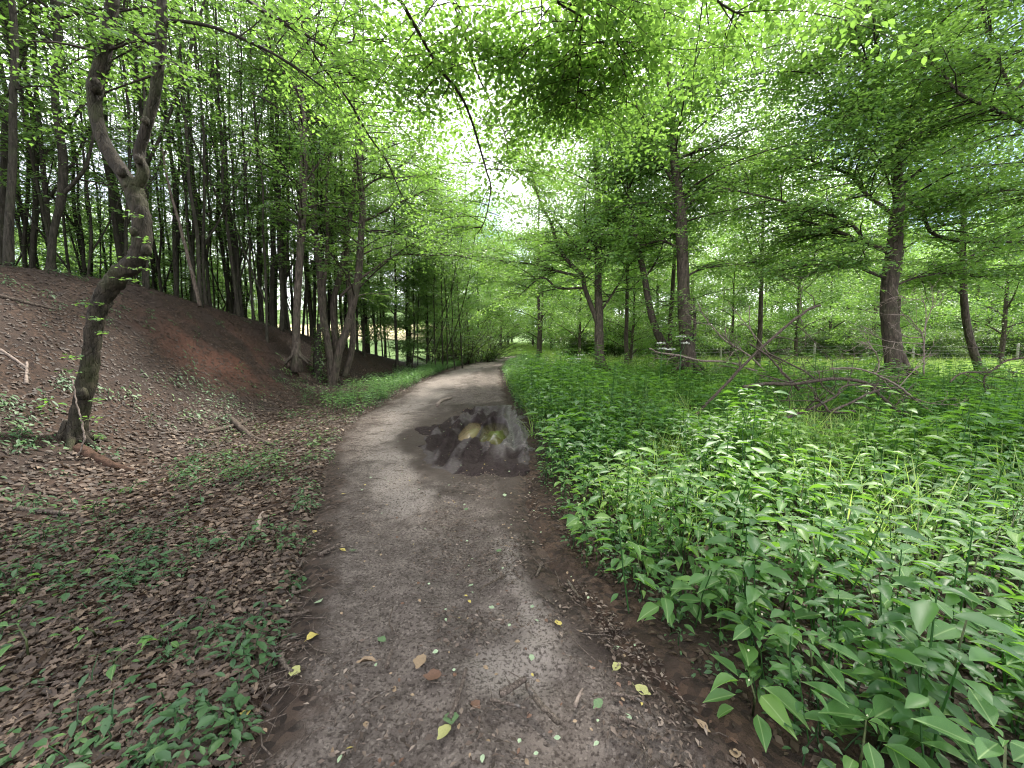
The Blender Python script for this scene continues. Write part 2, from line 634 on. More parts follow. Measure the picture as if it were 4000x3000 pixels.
M['rotten'] = plain_material('rotten_wood', (.028, .018, .013), (.075, .044, .032), 22, .9, .1, 1.0, .02)


def ground_material():
    m, t, o = new_mat('forest_floor')
    g = N(t, 'ShaderNodeNewGeometry')
    pos = g.outputs['Position']
    v = N(t, 'ShaderNodeTexVoronoi', Scale=26.0, Randomness=1.0)
    t.links.new(pos, v.inputs['Vector'])
    n1 = N(t, 'ShaderNodeTexNoise', Scale=1.1, Detail=6.0)
    n2 = N(t, 'ShaderNodeTexNoise', Scale=38.0, Detail=5.0, Roughness=.7)
    for n in (n1, n2):
        t.links.new(pos, n.inputs['Vector'])
    sep = N(t, 'ShaderNodeSeparateColor')
    t.links.new(v.outputs['Color'], sep.inputs[0])
    c = mixc(t, sep.outputs[0], (.016, .010, .0075), (.060, .036, .024))
    c = mixc(t, ramp(t, n1.outputs['Fac'], .42, .66), c, (.034, .023, .018))
    c = mixc(t, mth(t, 'MULTIPLY', ramp(t, n2.outputs['Fac'], .5, .75), .5), c, (.025, .018, .015))
    red = N(t, 'ShaderNodeAttribute', attribute_name='red')
    c = mixc(t, red.outputs['Fac'], c, mixc(t, n2.outputs['Fac'], (.06, .027, .018), (.15, .065, .042)))
    gr = N(t, 'ShaderNodeAttribute', attribute_name='green')
    c = mixc(t, gr.outputs['Fac'], c, mixc(t, n2.outputs['Fac'], (.05, .10, .025), (.13, .20, .05)))
    wh = N(t, 'ShaderNodeAttribute', attribute_name='wheat')
    c = mixc(t, wh.outputs['Fac'], c, mixc(t, n2.outputs['Fac'], (.42, .33, .19), (.55, .46, .28)))
    pr = N(t, 'ShaderNodeBsdfPrincipled', Roughness=0.85)
    pr.inputs['Specular IOR Level'].default_value = 0.25
    t.links.new(c, pr.inputs['Base Color'])
    hh = mth(t, 'ADD', mth(t, 'MULTIPLY', sep.outputs[1], .7), n2.outputs['Fac'])
    b = N(t, 'ShaderNodeBump', Strength=0.8, Distance=0.03)
    t.links.new(hh, b.inputs['Height'])
    t.links.new(b.outputs[0], pr.inputs['Normal'])
    t.links.new(pr.outputs[0], o.inputs[0])
    return m


def path_material():
    m, t, o = new_mat('trodden_earth')
    g = N(t, 'ShaderNodeNewGeometry')
    pos = g.outputs['Position']

    def nz(s, d=5.0, r=.6):
        n = N(t, 'ShaderNodeTexNoise', Scale=s, Detail=d, Roughness=r)
        t.links.new(pos, n.inputs['Vector'])
        return n.outputs['Fac']
    n1, n2, n3, n4 = nz(1.3), nz(7.0), nz(48.0, 6.0, .7), nz(150.0, 3.0)
    v = N(t, 'ShaderNodeTexVoronoi', Scale=95.0)
    t.links.new(pos, v.inputs['Vector'])
    sep = N(t, 'ShaderNodeSeparateColor')
    t.links.new(v.outputs['Color'], sep.inputs[0])
    pale = N(t, 'ShaderNodeAttribute', attribute_name='pale').outputs['Fac']
    wet = N(t, 'ShaderNodeAttribute', attribute_name='wet').outputs['Fac']
    c = mixc(t, ramp(t, n2, .3, .7), (.098, .079, .068), (.172, .142, .124))
    c = mixc(t, ramp(t, mth(t, 'ADD', mth(t, 'MULTIPLY', pale, .75), mth(t, 'MULTIPLY', n2, .45)), .40, .85), c, (.27, .232, .205))
    c = mixc(t, mth(t, 'MULTIPLY', ramp(t, n3, .48, .62), .8), c, (.034, .025, .021))
    c = mixc(t, mth(t, 'MULTIPLY', ramp(t, sep.outputs[0], .84, .95), .45), c, (.27, .23, .20))
    c = mixc(t, mth(t, 'MULTIPLY', ramp(t, sep.outputs[1], .80, .95), .5), c, (.035, .026, .022))
    c = mixc(t, ramp(t, mth(t, 'ADD', wet, mth(t, 'MULTIPLY', mth(t, 'SUBTRACT', n1, .5), .6)), .3, .8), c, mixc(t, n3, (.024, .018, .015), (.075, .056, .047)))
    ed = N(t, 'ShaderNodeAttribute', attribute_name='edge').outputs['Fac']
    v2 = N(t, 'ShaderNodeTexVoronoi', Scale=26.0)
    t.links.new(pos, v2.inputs['Vector'])
    sp2 = N(t, 'ShaderNodeSeparateColor')
    t.links.new(v2.outputs['Color'], sp2.inputs[0])
    soil = mixc(t, sp2.outputs[0], (.022, .016, .013), (.080, .055, .042))
    c = mixc(t, ramp(t, mth(t, 'ADD', ed, mth(t, 'MULTIPLY', mth(t, 'SUBTRACT', nz(3.2, 5.0, .7), .5), 1.3)), .35, .75), c, soil)
    pr = N(t, 'ShaderNodeBsdfPrincipled', Roughness=0.8)
    pr.inputs['Specular IOR Level'].default_value = 0.2
    t.links.new(c, pr.inputs['Base Color'])
    t.links.new(mth(t, 'SUBTRACT', .85, mth(t, 'MULTIPLY', wet, .25)), pr.inputs['Roughness'])
    hh = mth(t, 'ADD', mth(t, 'ADD', n3, mth(t, 'MULTIPLY', n4, .5)), mth(t, 'MULTIPLY', sep.outputs[2], .35))
    b = N(t, 'ShaderNodeBump', Strength=1.0, Distance=0.022)
    t.links.new(hh, b.inputs['Height'])
    t.links.new(b.outputs[0], pr.inputs['Normal'])
    t.links.new(pr.outputs[0], o.inputs[0])
    return m


def mud_material():
    m, t, o = new_mat('wet_mud')
    g = N(t, 'ShaderNodeNewGeometry')
    pos = g.outputs['Position']
    n1 = N(t, 'ShaderNodeTexNoise', Scale=5.0, Detail=5.0)
    n2 = N(t, 'ShaderNodeTexNoise', Scale=40.0, Detail=6.0, Roughness=.7)
    for n in (n1, n2):
        t.links.new(pos, n.inputs['Vector'])
    wet = N(t, 'ShaderNodeAttribute', attribute_name='wet').outputs['Fac']
    c = mixc(t, ramp(t, n2.outputs['Fac'], .3, .7), (.011, .008, .008), (.034, .025, .025))
    c = mixc(t, wet, c, (.085, .072, .075))
    pr = N(t, 'ShaderNodeBsdfPrincipled')
    t.links.new(mth(t, 'ADD', .06, mth(t, 'MULTIPLY', wet, .4)), pr.inputs['Specular IOR Level'])
    t.links.new(c, pr.inputs['Base Color'])
    t.links.new(mth(t, 'SUBTRACT', mth(t, 'ADD', .62, mth(t, 'MULTIPLY', n1.outputs['Fac'], .3)), mth(t, 'MULTIPLY', wet, .46)), pr.inputs['Roughness'])
    b = N(t, 'ShaderNodeBump', Strength=0.8, Distance=0.02)
    t.links.new(n2.outputs['Fac'], b.inputs['Height'])
    t.links.new(b.outputs[0], pr.inputs['Normal'])
    t.links.new(pr.outputs[0], o.inputs[0])
    return m


def water_material(name, c, rough=.04, spec=.6):
    m, t, o = new_mat(name)
    pr = N(t, 'ShaderNodeBsdfPrincipled', Roughness=rough)
    pr.inputs['Base Color'].default_value = (*c, 1)
    pr.inputs['Specular IOR Level'].default_value = spec
    t.links.new(pr.outputs[0], o.inputs[0])
    return m


M['ground'], M['path'], M['mud'] = ground_material(), path_material(), mud_material()


# ------------------------------------------------------------------ ground, track, mud
def axis(a, b, fine0, fine1, step, grow=1.09):
    c = list(np.arange(fine0, fine1 + 1e-6, step))
    s = step
    x = fine1
    hi = []
    while x < b:
        s *= grow
        x += s
        hi.append(x)
    s, x, lo = step, fine0, []
    while x > a:
        s *= grow
        x -= s
        lo.append(x)
    return np.array(lo[::-1] + c + hi)


def grid_faces(nx, ny):
    i, j = np.meshgrid(np.arange(nx - 1), np.arange(ny - 1), indexing='xy')
    a = j * nx + i
    return np.stack([a, a + 1, a + 1 + nx, a + nx], -1).reshape(-1, 4)


def build_ground():
    xs = axis(-260, 260, -9, 4, 0.085, 1.05)
    ys = axis(-40, 320, 1.0, 11, 0.085, 1.03)
    X, Y = np.meshgrid(xs, ys)
    X, Y = X.ravel(), Y.ravel()
    Z = hgt(X, Y)
    red = np.exp(-(((X + 6.9) / 0.9) ** 2 + ((Y - 9.2) / 1.5) ** 2) * 1.3) * sstep(.42, .62, fbm(X, Y, .9, 3, 77)) * 1.1
    far = sstep(22, 27, Y + 2 * (fbm(X, Y, 4, 2, 5) - .5))
    right = sstep(9, 14, Y) * sstep(2.0, 5.0, X)
    green = np.clip(np.maximum(far, right * .9), 0, 1)
    l, r = np.interp(Y, PY, PL), np.interp(Y, PY, PR)
    wheat = sstep(38, 40, Y + .15 * X) * sstep(76, 72, Y) * sstep(-8, -12, X)
    me = mesh('ground', np.stack([X, Y, Z], -1), grid_faces(len(xs), len(ys)), M['ground'], None,
              {'red': np.clip(red, 0, 1), 'green': green, 'wheat': wheat}, True)
    obj('ground', me, kind='structure')


build_ground()


def mudmask(x, y):
    """where the wheel ruts have churned the track"""
    d = ((x + 0.38 + 0.10 * (fbm(x, y, .6, 2, 91) - .5) * 4) / 1.15) ** 2 + ((y - 7.2) / 2.5) ** 2
    return sstep(1.15, .55, d + .9 * (fbm(x, y, .45, 3, 45) - .5))


def pathz(x, y):
    return hgt(x, y)


def build_path():
    ys = np.concatenate([np.arange(0.2, 6, .03), np.arange(6, 14, .06), np.arange(14, 40, .16)])
    ts = np.linspace(0, 1, 90)
    Yg, Tg = np.meshgrid(ys, ts, indexing='ij')
    X = path_l(Yg) * (1 - Tg) + path_r(Yg) * Tg
    Z = base(Yg) - 0.012 + 0.02 * (fbm(X, Yg, .5, 3, 61) - .5) + .012 * (fbm(X, Yg, .09, 2, 63) - .5)
    # worn wheel tracks
    wx = path_r(Yg) - X
    lx = X - path_l(Yg)
    Z += -0.03 * np.exp(-((lx - .85) / .28) ** 2) - .035 * np.exp(-((wx - .75) / .22) ** 2) + .03 * np.exp(-((wx - 1.15) / .15) ** 2)
    rough_ = sstep(.35, .6, (X - path_l(Yg)) / (path_r(Yg) - path_l(Yg)))
    Z += rough_ * (.035 * (fbm(X, Yg, .22, 2, 65) - .5) + .028 * (fbm(X, Yg, .07, 2, 66) - .5))
    edge = np.minimum(sstep(0, .10, Tg), sstep(1, .90, Tg))
    Z -= 0.035 * (1 - edge)
    Z -= 0.16 * sstep(.04, .5, mudmask(X, Yg))
    wide = path_r(Yg) - path_l(Yg)
    # light sandy wear: the left wheel track and a ragged patch nearer the right in the foreground
    pale = np.exp(-((lx - .95) / .45) ** 2) * sstep(2.6, 4.0, Yg) * .9
    pale = pale + np.exp(-((X - .05 - .12 * np.sin(Yg * 3)) / .28) ** 2) * sstep(3.6, 2.7, Yg) * 1.0 * sstep(1.45, 1.9, Yg)
    pale = pale + .6 * np.exp(-((X - .5) / .25) ** 2) * sstep(1.9, 1.3, Yg)
    pale = pale + sstep(9, 13, Yg) * .55 * np.exp(-((lx - wide * .45) / (wide * .35)) ** 2)
    pale *= .1 + 1.5 * fbm(X, Yg, .35, 3, 71)
    wet = 1.0 * np.exp(-(wx / .42) ** 2) * sstep(14, 6, Yg) + .4 * np.exp(-((X + .15) / .5) ** 2) * sstep(3.0, 4.0, Yg) * sstep(10, 6, Yg) + .85 * np.exp(-(lx / .35) ** 2)
    wet = wet * (.5 + .9 * fbm(X, Yg, .5, 3, 81))
    wide_mud = sstep(2.3, .7, ((X + .50) / 1.15) ** 2 + ((Yg - 7.2) / 2.5) ** 2 + 1.2 * (fbm(X, Yg, .5, 3, 46) - .5))
    wet = np.maximum(wet, wide_mud)
    V = np.stack([X, Yg, Z], -1).reshape(-1, 3)
    obj('path', mesh('path', V, grid_faces(len(ts), len(ys)), M['path'], None, {'pale': np.clip(pale, 0, 1).ravel(), 'wet': np.clip(wet, 0, 1).ravel(),
          'edge': np.clip(np.maximum(1 - lx / .55, 1 - wx / .5), 0, 1).ravel()}, True), kind='structure')


build_path()

PUD = [(-0.80, 7.35, 0.16, 0.85), (-0.33, 7.25, 0.24, 0.95)]


def pool_level(py, b):
    return float(base(py - .8 * b)) - .045


def mud_z(X, Y):
    """churned mud: ruts and ridges drawn out along the track, two water filled hollows"""
    mk = mudmask(X, Y)
    amp = sstep(.05, .7, mk)
    ridge = fbm(X + .06 * np.sin(Y * 2.1), Y * .33, .16, 3, 101)
    fine = fbm(X, Y * .7, .05, 2, 141)
    z = base(Y) - .014 + amp * (.04 * (ridge - .5) + .04 * (fine - .5) + .02 * (fbm(X, Y, .028, 2, 143) - .5))
    for tx in (-1.22, -.95, -.56, -.02):
        s_ = X - tx - .05 * np.sin(Y * 1.3 + tx * 9)
        z = z - amp * (.055 * np.exp(-(s_ / .07) ** 2) - .04 * np.exp(-((np.abs(s_) - .15) / .05) ** 2) * (.4 + fine))
    for px, py, a, b in PUD:
        q = (np.abs(X - px) / a) ** 2.6 + (np.abs(Y - py) / b) ** 2.6 + .5 * (fbm(X, Y, .22, 2, 121) - .5)
        pool = sstep(1.5, .9, q)
        zw = pool_level(py, b)
        rim = np.exp(-((q - 1.7) / .6) ** 2)
        z = np.maximum(z, (zw + .018) * rim + z * (1 - rim))
    for px, py, a, b in PUD:
        q = (np.abs(X - px) / a) ** 2.6 + (np.abs(Y - py) / b) ** 2.6 + .5 * (fbm(X, Y, .22, 2, 121) - .5)
        pool = sstep(1.5, .9, q)
        z = z * (1 - pool) + pool * (pool_level(py, b) - .05)
    return z


def build_mud():
    xs, ys = np.arange(-2.2, .75, .020), np.arange(4.4, 10.4, .028)
    X, Y = np.meshgrid(xs, ys)
    mk = mudmask(X, Y)
    Z = mud_z(X, Y) - .03 * sstep(.12, .0, mk)
    wet = np.maximum(sstep(-.40, -.05, X) * sstep(5.0, 6.2, Y) * sstep(.30, .50, fbm(X, Y * .5, .4, 2, 131) + .08), 0.35 * sstep(.54, .66, fbm(X, Y * .4, .2, 2, 133)))
    F = grid_faces(len(xs), len(ys))
    keep = (mk.ravel()[F] > 0.02).any(1)
    obj('mud', mesh('mud', np.stack([X, Y, Z], -1).reshape(-1, 3), F[keep], M['mud'], None, {'wet': wet.ravel()}, True), kind='structure')
    for i, ((px, py, a, b), mat) in enumerate(zip(PUD, (water_material('brown_water', (.15, .115, .065), .22, .2), water_material('clear_water', (.07, .062, .026), .05, .5)))):
        zz = pool_level(py, b)
        ang = np.linspace(0, 2 * math.pi, 49)[:-1]
        c_, s_ = np.cos(ang), np.sin(ang)
        ring = np.stack([px + a * 1.13 * np.sign(c_) * np.abs(c_) ** .77, py + b * 1.10 * np.sign(s_) * np.abs(s_) ** .77, np.full(48, zz)], -1)
        low = ring.copy()
        low[:, 2] -= .10
        V = np.vstack([ring, low, [[px, py, zz]], [[px, py, zz - .10]]])
        k = np.arange(48)
        k2 = (k + 1) % 48
        F = np.vstack([np.stack([np.full(48, 96), k, k2], -1), np.stack([k, k + 48, k2 + 48], -1), np.stack([k, k2 + 48, k2], -1), np.stack([np.full(48, 97), k2 + 48, k + 48], -1)])
        o = obj('puddle', mesh('puddle', V, F, mat), kind='structure')
        o['label'] = ('narrow opaque brown puddle in the left wheel rut of the muddy patch', 'wider puddle reflecting yellow green foliage in the right wheel rut')[i]


build_mud()


# ------------------------------------------------------------------ trees
def pole_tree(seed, Ht, r0, cb, nbr, bl, leaf, leafmat, bark, fork=False, elr=(.15, .75), sag=(.3, .9), flat=.45, shrink=.62, wobk=1.0, tint=.4, lean=.05, step=.17, tl=(.3, .7), k=7, gap=.6):
    """trunk with branches, and a crown of leafy sprays; meshes at the tree's own base"""
    rng = np.random.default_rng(seed)
    n = 14
    t = np.linspace(0, 1, n)
    wob = np.cumsum(rng.normal(0, .012 * Ht / n * 2.2 * wobk, (n, 2)), axis=0)
    az = rng.uniform(0, 6.28)
    P = np.stack([wob[:, 0] + lean * Ht * t * math.cos(az), wob[:, 1] + lean * Ht * t * math.sin(az), t * Ht - .25], -1)
    P[0, :2] = P[1, :2] * .3
    rad = r0 * (1 - .82 * t ** 1.1)
    rad[0] *= 1.35
    Tb, tw, Lv = Tubes(), Tubes(), Leaves(T2)
    Pf = smooth_line(np.column_stack([P, rad]), 34)
    Tb.add(Pf[:, :3], Pf[:, 3], k, rough=.035, rng=rng)
    stems = [Pf]
    if fork:
        i = int(rng.integers(4, 12))
        a = rng.uniform(0, 6.28)
        Q = [Pf[i, :3]]
        e = 1.1
        for q in range(9):
            Q.append(Q[-1] + Ht * .075 * np.array([math.cos(a) * math.cos(e), math.sin(a) * math.cos(e), math.sin(e)]))
            e = min(1.5, e + .06)
            a += rng.normal(0, .15)
        Q = smooth_line(np.column_stack([np.array(Q), np.linspace(Pf[i, 3] * .75, .012, 10)]), 24)
        Tb.add(Q[:, :3], Q[:, 3], k, rough=.03, rng=rng)
        stems.append(Q)
    az = rng.uniform(0, 6.28)
    for b in range(nbr):
        S = stems[b % len(stems)]
        zz = cb + (Ht - .3 - cb) * ((b + rng.uniform(0, 1)) / nbr) ** .9
        j = int(np.clip(np.searchsorted(S[:, 2], zz), 2, len(S) - 1))
        if S[0, 2] > zz:
            j = rng.integers(2, len(S) - 1)
        az += 2.4 + rng.normal(0, .4)
        f = (zz - cb) / (Ht - cb)
        L = bl * rng.uniform(.6, 1.15) * (1 - shrink * max(f, 0) ** 1.5)
        B = branch_line(S[j, :3], az, rng.uniform(*elr) + .35 * f, L, rng, 6, sag=rng.uniform(*sag))
        rb = np.linspace(max(.008, S[j, 3] * .32), .004, len(B))
        Tb.add(B, rb, 4, cap=False)
        sprays(Lv, tw, B, leaf, rng, start=.18, step=step, tl=tl, tint=tint, gap=gap, flat=flat)
    return Tb.mesh('trunk', bark), leafy_mesh('crown', Lv, tw, leafmat, M['twig']), Lv.count()


def tree_thing(name, label, meshes, loc, rz, sc, group, cat='tree'):
    t = thing(name, label, cat, loc, rz, group)
    t.scale = (sc, sc, sc)
    obj('trunk', meshes[0], t)
    obj('crown', meshes[1], t)
    return t


def broad_tree(seed, Ht, Wd, r0, leaf, per, mat, bark, low=.12, nl=13, nclump=16, tint=.45):
    rng = np.random.default_rng(seed)
    t = np.linspace(0, 1, 12)
    wob = np.cumsum(rng.normal(0, .012 * Ht / 6, (12, 2)), axis=0)
    P = np.stack([wob[:, 0], wob[:, 1], t * Ht * .86 - .25], -1)
    P[0, :2] = P[1, :2] * .3
    rad = r0 * (1 - .85 * t)
    rad[0] *= 1.4
    S = smooth_line(np.column_stack([P, rad]), 30)
    Tb, tw, Lv = Tubes(), Tubes(), Leaves(T2)
    Tb.add(S[:, :3], S[:, 3], 8, rough=.03, rng=rng)
    lobes = [(S[-1, :3], Wd * .30)]
    az = rng.uniform(0, 6.28)
    for i in range(nl):
        f = low + (.9 - low) * (i + rng.uniform(0, .8)) / nl
        j = int(np.clip(f * 29, 1, 28))
        az += 2.4 + rng.normal(0, .35)
        prof = math.sin(math.pi * min(1, .22 + .78 * f)) ** .6
        L = Wd * rng.uniform(.55, 1.05) * prof
        B = branch_line(S[j, :3], az, rng.uniform(.15, .6) + .5 * f, L, rng, 6, sag=rng.uniform(.3, .8))
        Tb.add(B, np.linspace(max(.02, S[j, 3] * .5), .008, 7), 5, cap=False)
        for q, sc_ in ((6, 1.0), (4, .85), (2, .6)):
            lobes.append((B[q] + rng.normal(0, .15, 3), Wd * rng.uniform(.17, .27) * sc_))
    for c, R_ in lobes:
        lt = rng.normal(0, .10)
        for k_ in range(max(3, int(nclump * (R_ / (Wd * .22)) ** 1.5))):
            v = rng.normal(0, 1, 3)
            v /= np.linalg.norm(v)
            v[2] = v[2] * .62 + .1
            p = c + v * R_ * rng.uniform(.45, 1.1)
            m = int(per * rng.uniform(.6, 1.3))
            sg = rng.uniform(.8, 1.25) * leaf
            o = p + rng.normal(0, 1, (m, 3)) * np.array([2.1, 2.1, .8]) * sg
            d = (o - c) * np.array([1, 1, .4]) + rng.normal(0, .35, (m, 3)) * R_ + np.array([0, 0, -.2 * R_])
            ll = leaf * rng.uniform(.7, 1.25, m)
            Lv.add(o, d, UP + rng.normal(0, .55, (m, 3)), ll, ll * rng.uniform(.52, .7, m), np.clip(tint + lt + rng.normal(0, .10) + rng.normal(0, .16, m), 0, 1))
            if k_ % 2 == 0:
                tw.add([c, (c + p) / 2 + np.array([0, 0, .05]), p], [.012, .007, .003], 3, cap=False)
    return Tb.mesh('trunk', bark), leafy_mesh('crown', Lv, tw, mat, M['twig']), Lv.count()


POLES = [pole_tree(100 + i, Ht, r0, cb, nb, bl, .085, M['leaf_wood'], M['bark_dark'], fork=(i % 2 == 1), tint=.45, k=8, step=.15, tl=(.35, .8), wobk=1.7, shrink=.45, elr=(.15, .9), flat=.55)
         for i, (Ht, r0, cb, nb, bl) in enumerate([(15, .064, 2.2, 34, 1.9), (14, .046, 2.6, 30, 1.7), (16, .078, 3.0, 36, 2.1),
                                                  (11, .036, 1.8, 30, 1.4), (13.5, .042, 2.0, 32, 1.6), (15, .06, 2.4, 34, 1.9)])]
SAPL = [pole_tree(140 + i, Ht, r0, cb, nb, bl, .095, M['leaf_wood'], M['bark_dark'], tint=.5, lean=.08, k=5, step=.12, tl=(.35, .8), elr=(.3, 1.0), shrink=.3, flat=.6)
        for i, (Ht, r0, cb, nb, bl) in enumerate([(7.5, .035, .7, 48, 1.5), (6.5, .03, .5, 42, 1.4), (8.5, .04, 1.3, 52, 1.6)])]
FAR = [broad_tree(160 + i, Ht, Wd, r0, .20, 15, M['leaf_far'], M['bark_grey'], lo_, nl, 17, .5)
       for i, (Ht, Wd, r0, lo_, nl) in enumerate([(14, 5.0, .2, .08, 15), (12, 4.6, .16, .06, 14), (17, 5.4, .22, .10, 17), (13, 5.2, .18, .05, 15)])]
WOOD = [broad_tree(180 + i, Ht, Wd, r0, .10, 26, M['leaf_wood'], M['bark_dark'], lo_, nl, 24, .5)
        for i, (Ht, Wd, r0, lo_, nl) in enumerate([(11, 3.2, .11, .16, 15), (10, 3.0, .09, .13, 14)])]
TALL = [broad_tree(200 + i, Ht, Wd, r0, .13, 22, M['leaf_light'], M['bark_grey'], lo_, nl, 22, .5)
        for i, (Ht, Wd, r0, lo_, nl) in enumerate([(17, 5.0, .14, .42, 15), (15, 4.6, .13, .38, 15)])]
TALLW = [broad_tree(210 + i, Ht, Wd, r0, .105, 24, M['leaf_wood'], M['bark_dark'], lo_, nl, 26, .55)
         for i, (Ht, Wd, r0, lo_, nl) in enumerate([(14, 4.4, .10, .34, 15), (13, 4.0, .09, .3, 15)])]
LIGHT = [broad_tree(190 + i, Ht, Wd, r0, .12, 24, M['leaf_light'], M['bark_grey'], lo_, nl, 22, .5)
         for i, (Ht, Wd, r0, lo_, nl) in enumerate([(11, 3.9, .12, .14, 16), (12, 4.2, .13, .2, 16)])]
print('leaves', [p[2] for p in POLES + SAPL + FAR])

placed = []


def free(x, y, dmin):
    for a, b in placed:
        if (a - x) ** 2 + (b - y) ** 2 < dmin * dmin:
            return False
    placed.append((x, y))
    return True


def proj(p):
    dx, dy, dz = p[0], p[1], p[2] - EYE
    d = dy * CP - dz * SP
    return (1106 + FPX * dx / d, 829.5 - FPX * (dy * SP + dz * CP) / d, d) if d > .1 else (0, 0, d)


# --- crowded thin trees of the left bank
rngF = np.random.default_rng(5)
# trunks one can pick out along the ridge: (u, v of the foot, prototype, scale)
ridge_spec = [
    (345, 612, 2, 1.10, 'thick dark trunk on the ridge just right of the curved tree'),
    (175, 556, 5, 1.05, 'stout brown trunk on the bank crest seen left of the curved tree'),
    (82, 562, 1, 1.05, 'dark trunk standing at the far left of the bank crest'),
    (445, 640, 0, 1.0, 'straight trunk at the bank crest beside the leaning bare pole'),
    (470, 660, 4, .95, 'thin trunk at the bank crest right of the leaning bare pole'),
    (520, 684, 5, .85, 'dark trunk on the crest in front of the bright field'),
    (575, 738, 3, 1.1, 'small crooked tree low on the bank before the bright field'),
    (548, 690, 4, .9, 'slim trunk on the crest with the bright field right behind'),
]
for u, v, pi, sc, lab in ridge_spec:
    p = gp(u, v)
    free(p[0], p[1], .1)
    tree_thing('bank_tree', lab, POLES[pi], (p[0], p[1], h1(p[0], p[1]) - .05), rngF.uniform(0, 6.28), sc, 'slender trees on the left bank')
cnt = 0
tries = 0
while cnt < 150 and tries < 12000:
    tries += 1
    y = rngF.uniform(3.0, 21)
    rd = float(np.interp(y, BY, B_RIDGE))
    x = rd + .4 - 7.5 * rngF.uniform(0, 1) ** 1.15
    u, v, d = proj((x, y, 2.5))
    if d < 5.5 or u < -500 or (y < 9 and u > 20):
        continue
    if not free(x, y, .75):
        continue
    zone = 'far left' if u < 330 else ('behind the curved tree' if u < 480 else 'against the bright field')
    lab = {'far left': 'slender dark tree in the crowded stand at the far left of the wood',
           'behind the curved tree': 'slender dark tree in the crowded stand behind the leaning pole',
           'against the bright field': 'slender dark tree of the crowded stand seen against the bright field'}[zone]
    tree_thing('bank_tree', lab, POLES[int(rngF.integers(0, 6))], (x, y, h1(x, y) - .05), rngF.uniform(0, 6.28), rngF.uniform(.8, 1.15), 'crowded woodland trees, ' + zone)
    cnt += 1
for i in range(16):
    for _ in range(60):
        x, y = -rngF.uniform(24, 50), rngF.uniform(9, 38)
        if free(x, y, 4.0):
            break
    tree_thing('broad_tree', 'leafy tree standing in the light behind the crowded trunks of the left bank', FAR[i % 4], (x, y, h1(x, y) - .1), rngF.uniform(0, 6.28), rngF.uniform(.8, 1.1), 'sunlit trees behind the left wood')
for i in range(16):
    for _ in range(60):
        y = rngF.uniform(6, 24)
        x = float(np.interp(y, BY, B_RIDGE)) - rngF.uniform(8.5, 14)
        if free(x, y, 2.0):
            break
    tree_thing('understory_tree', 'low light green tree glowing behind the crowded trunks of the left bank', FAR[i % 4], (x, y, h1(x, y) - .1), rngF.uniform(0, 6.28), rngF.uniform(.34, .5), 'low light trees behind the left wood')
for i in range(30):
    for _ in range(40):
        y, x = rngF.uniform(8, 22), -rngF.uniform(7.4, 17)
        if x < np.interp(y, BY, B_RIDGE) - .3 and free(x, y, .9):
            break
    tree_thing('sapling', 'thin young tree with low leafy twigs under the woodland canopy', SAPL[i % 3], (x, y, h1(x, y) - .05), rngF.uniform(0, 6.28), rngF.uniform(.8, 1.2), 'saplings under the woodland trees', 'sapling')
# row of thin stems beside the far track
for k_, (u, v) in enumerate([(886, 778), (903, 777), (919, 770), (929, 768), (941, 769), (956, 762), (966, 764), (843, 752), (813, 745), (800, 748), (986, 758), (1000, 762)]):
    d = 19.5 + .5 * (k_ % 4) + (0 if u > 880 else 3)
    p = at(u, v, d)
    lab = 'thin dark stem in the close row left of the far track' if u > 880 else 'thin stem at the field edge behind the hollow of the bank'
    tree_thing('young_tree', lab, SAPL[k_ % 3] if k_ % 2 else POLES[3], (p[0], p[1], h1(p[0], p[1]) - .05), rngF.uniform(0, 6.28), rngF.uniform(.85, 1.2),
               'row of thin stems by the far track' if u > 880 else 'thin stems at the field edge')

for (x, y, pr, sc, lab) in [(-6.6, 17.2, WOOD[1], .75, 'low branched tree at the left verge just beyond the multi stemmed clump'), (-7.6, 20.0, POLES[4], .9, 'leafy tree at the hollow in the bank behind the multi stemmed clump'),
                            (-5.6, 20.8, WOOD[0], .85, 'leafy tree at the left verge halfway to the end of the track'), (-6.2, 23.4, WOOD[0], 1.0, 'tree with spreading foliage at the left verge behind the row of thin stems'),
                            (-4.9, 25.4, WOOD[1], 1.0, 'tree overhanging the left verge before the dark bushes'), (-8.6, 22.5, POLES[4], .9, 'tree at the field edge behind the hollow'), (-4.2, 29.0, WOOD[0], 1.0, 'tree at the left verge beside the dark bushes at the track end'),
                            (-6.9, 14.4, TALLW[0], .85, 'dark stemmed tree with a high spreading crown just behind the multi stemmed clump'), (-5.6, 18.6, TALLW[1], .95, 'high crowned tree at the left verge before the row of thin stems'),
                            (-4.9, 22.6, TALLW[0], .95, 'high crowned tree leaning over the track before the dark bushes'),
                            (-3.6, 31.0, TALL[1], 1.0, 'tall tree whose high crown leans over the far track from the left'), (-2.9, 33.5, WOOD[1], 1.3, 'last tree on the left where the track disappears'),
                            (-1.2, 41.0, LIGHT[0], 1.25, 'pale tree straight ahead beyond the end of the track')]:
    free(x, y, .1)
    tree_thing('verge_tree', lab, pr, (x, y, h1(x, y) - .05), rngF.uniform(0, 6.28), sc, None)

# --- trees traced one by one
def px_line(pts, d, jit=0.0, rng=None, n=None, wscale=1.0):
    """(u, v, width px[, distance]) -> smooth polyline with radii"""
    Q = []
    for q in pts:
        dd = q[3] if len(q) > 3 else d
        p = at(q[0], q[1], dd)
        off = 1.0 / math.sqrt(1 + ((q[0] - 1106) / FPX) ** 2)
        Q.append([*p, max(.003, q[2] / FPX * dd / 2 * off * wscale)])
    return smooth_line(Q, n or 6 * len(Q))


def relative(P, o):
    P = np.array(P, float)
    P[:, :3] -= o
    return P


TRB = 1.8


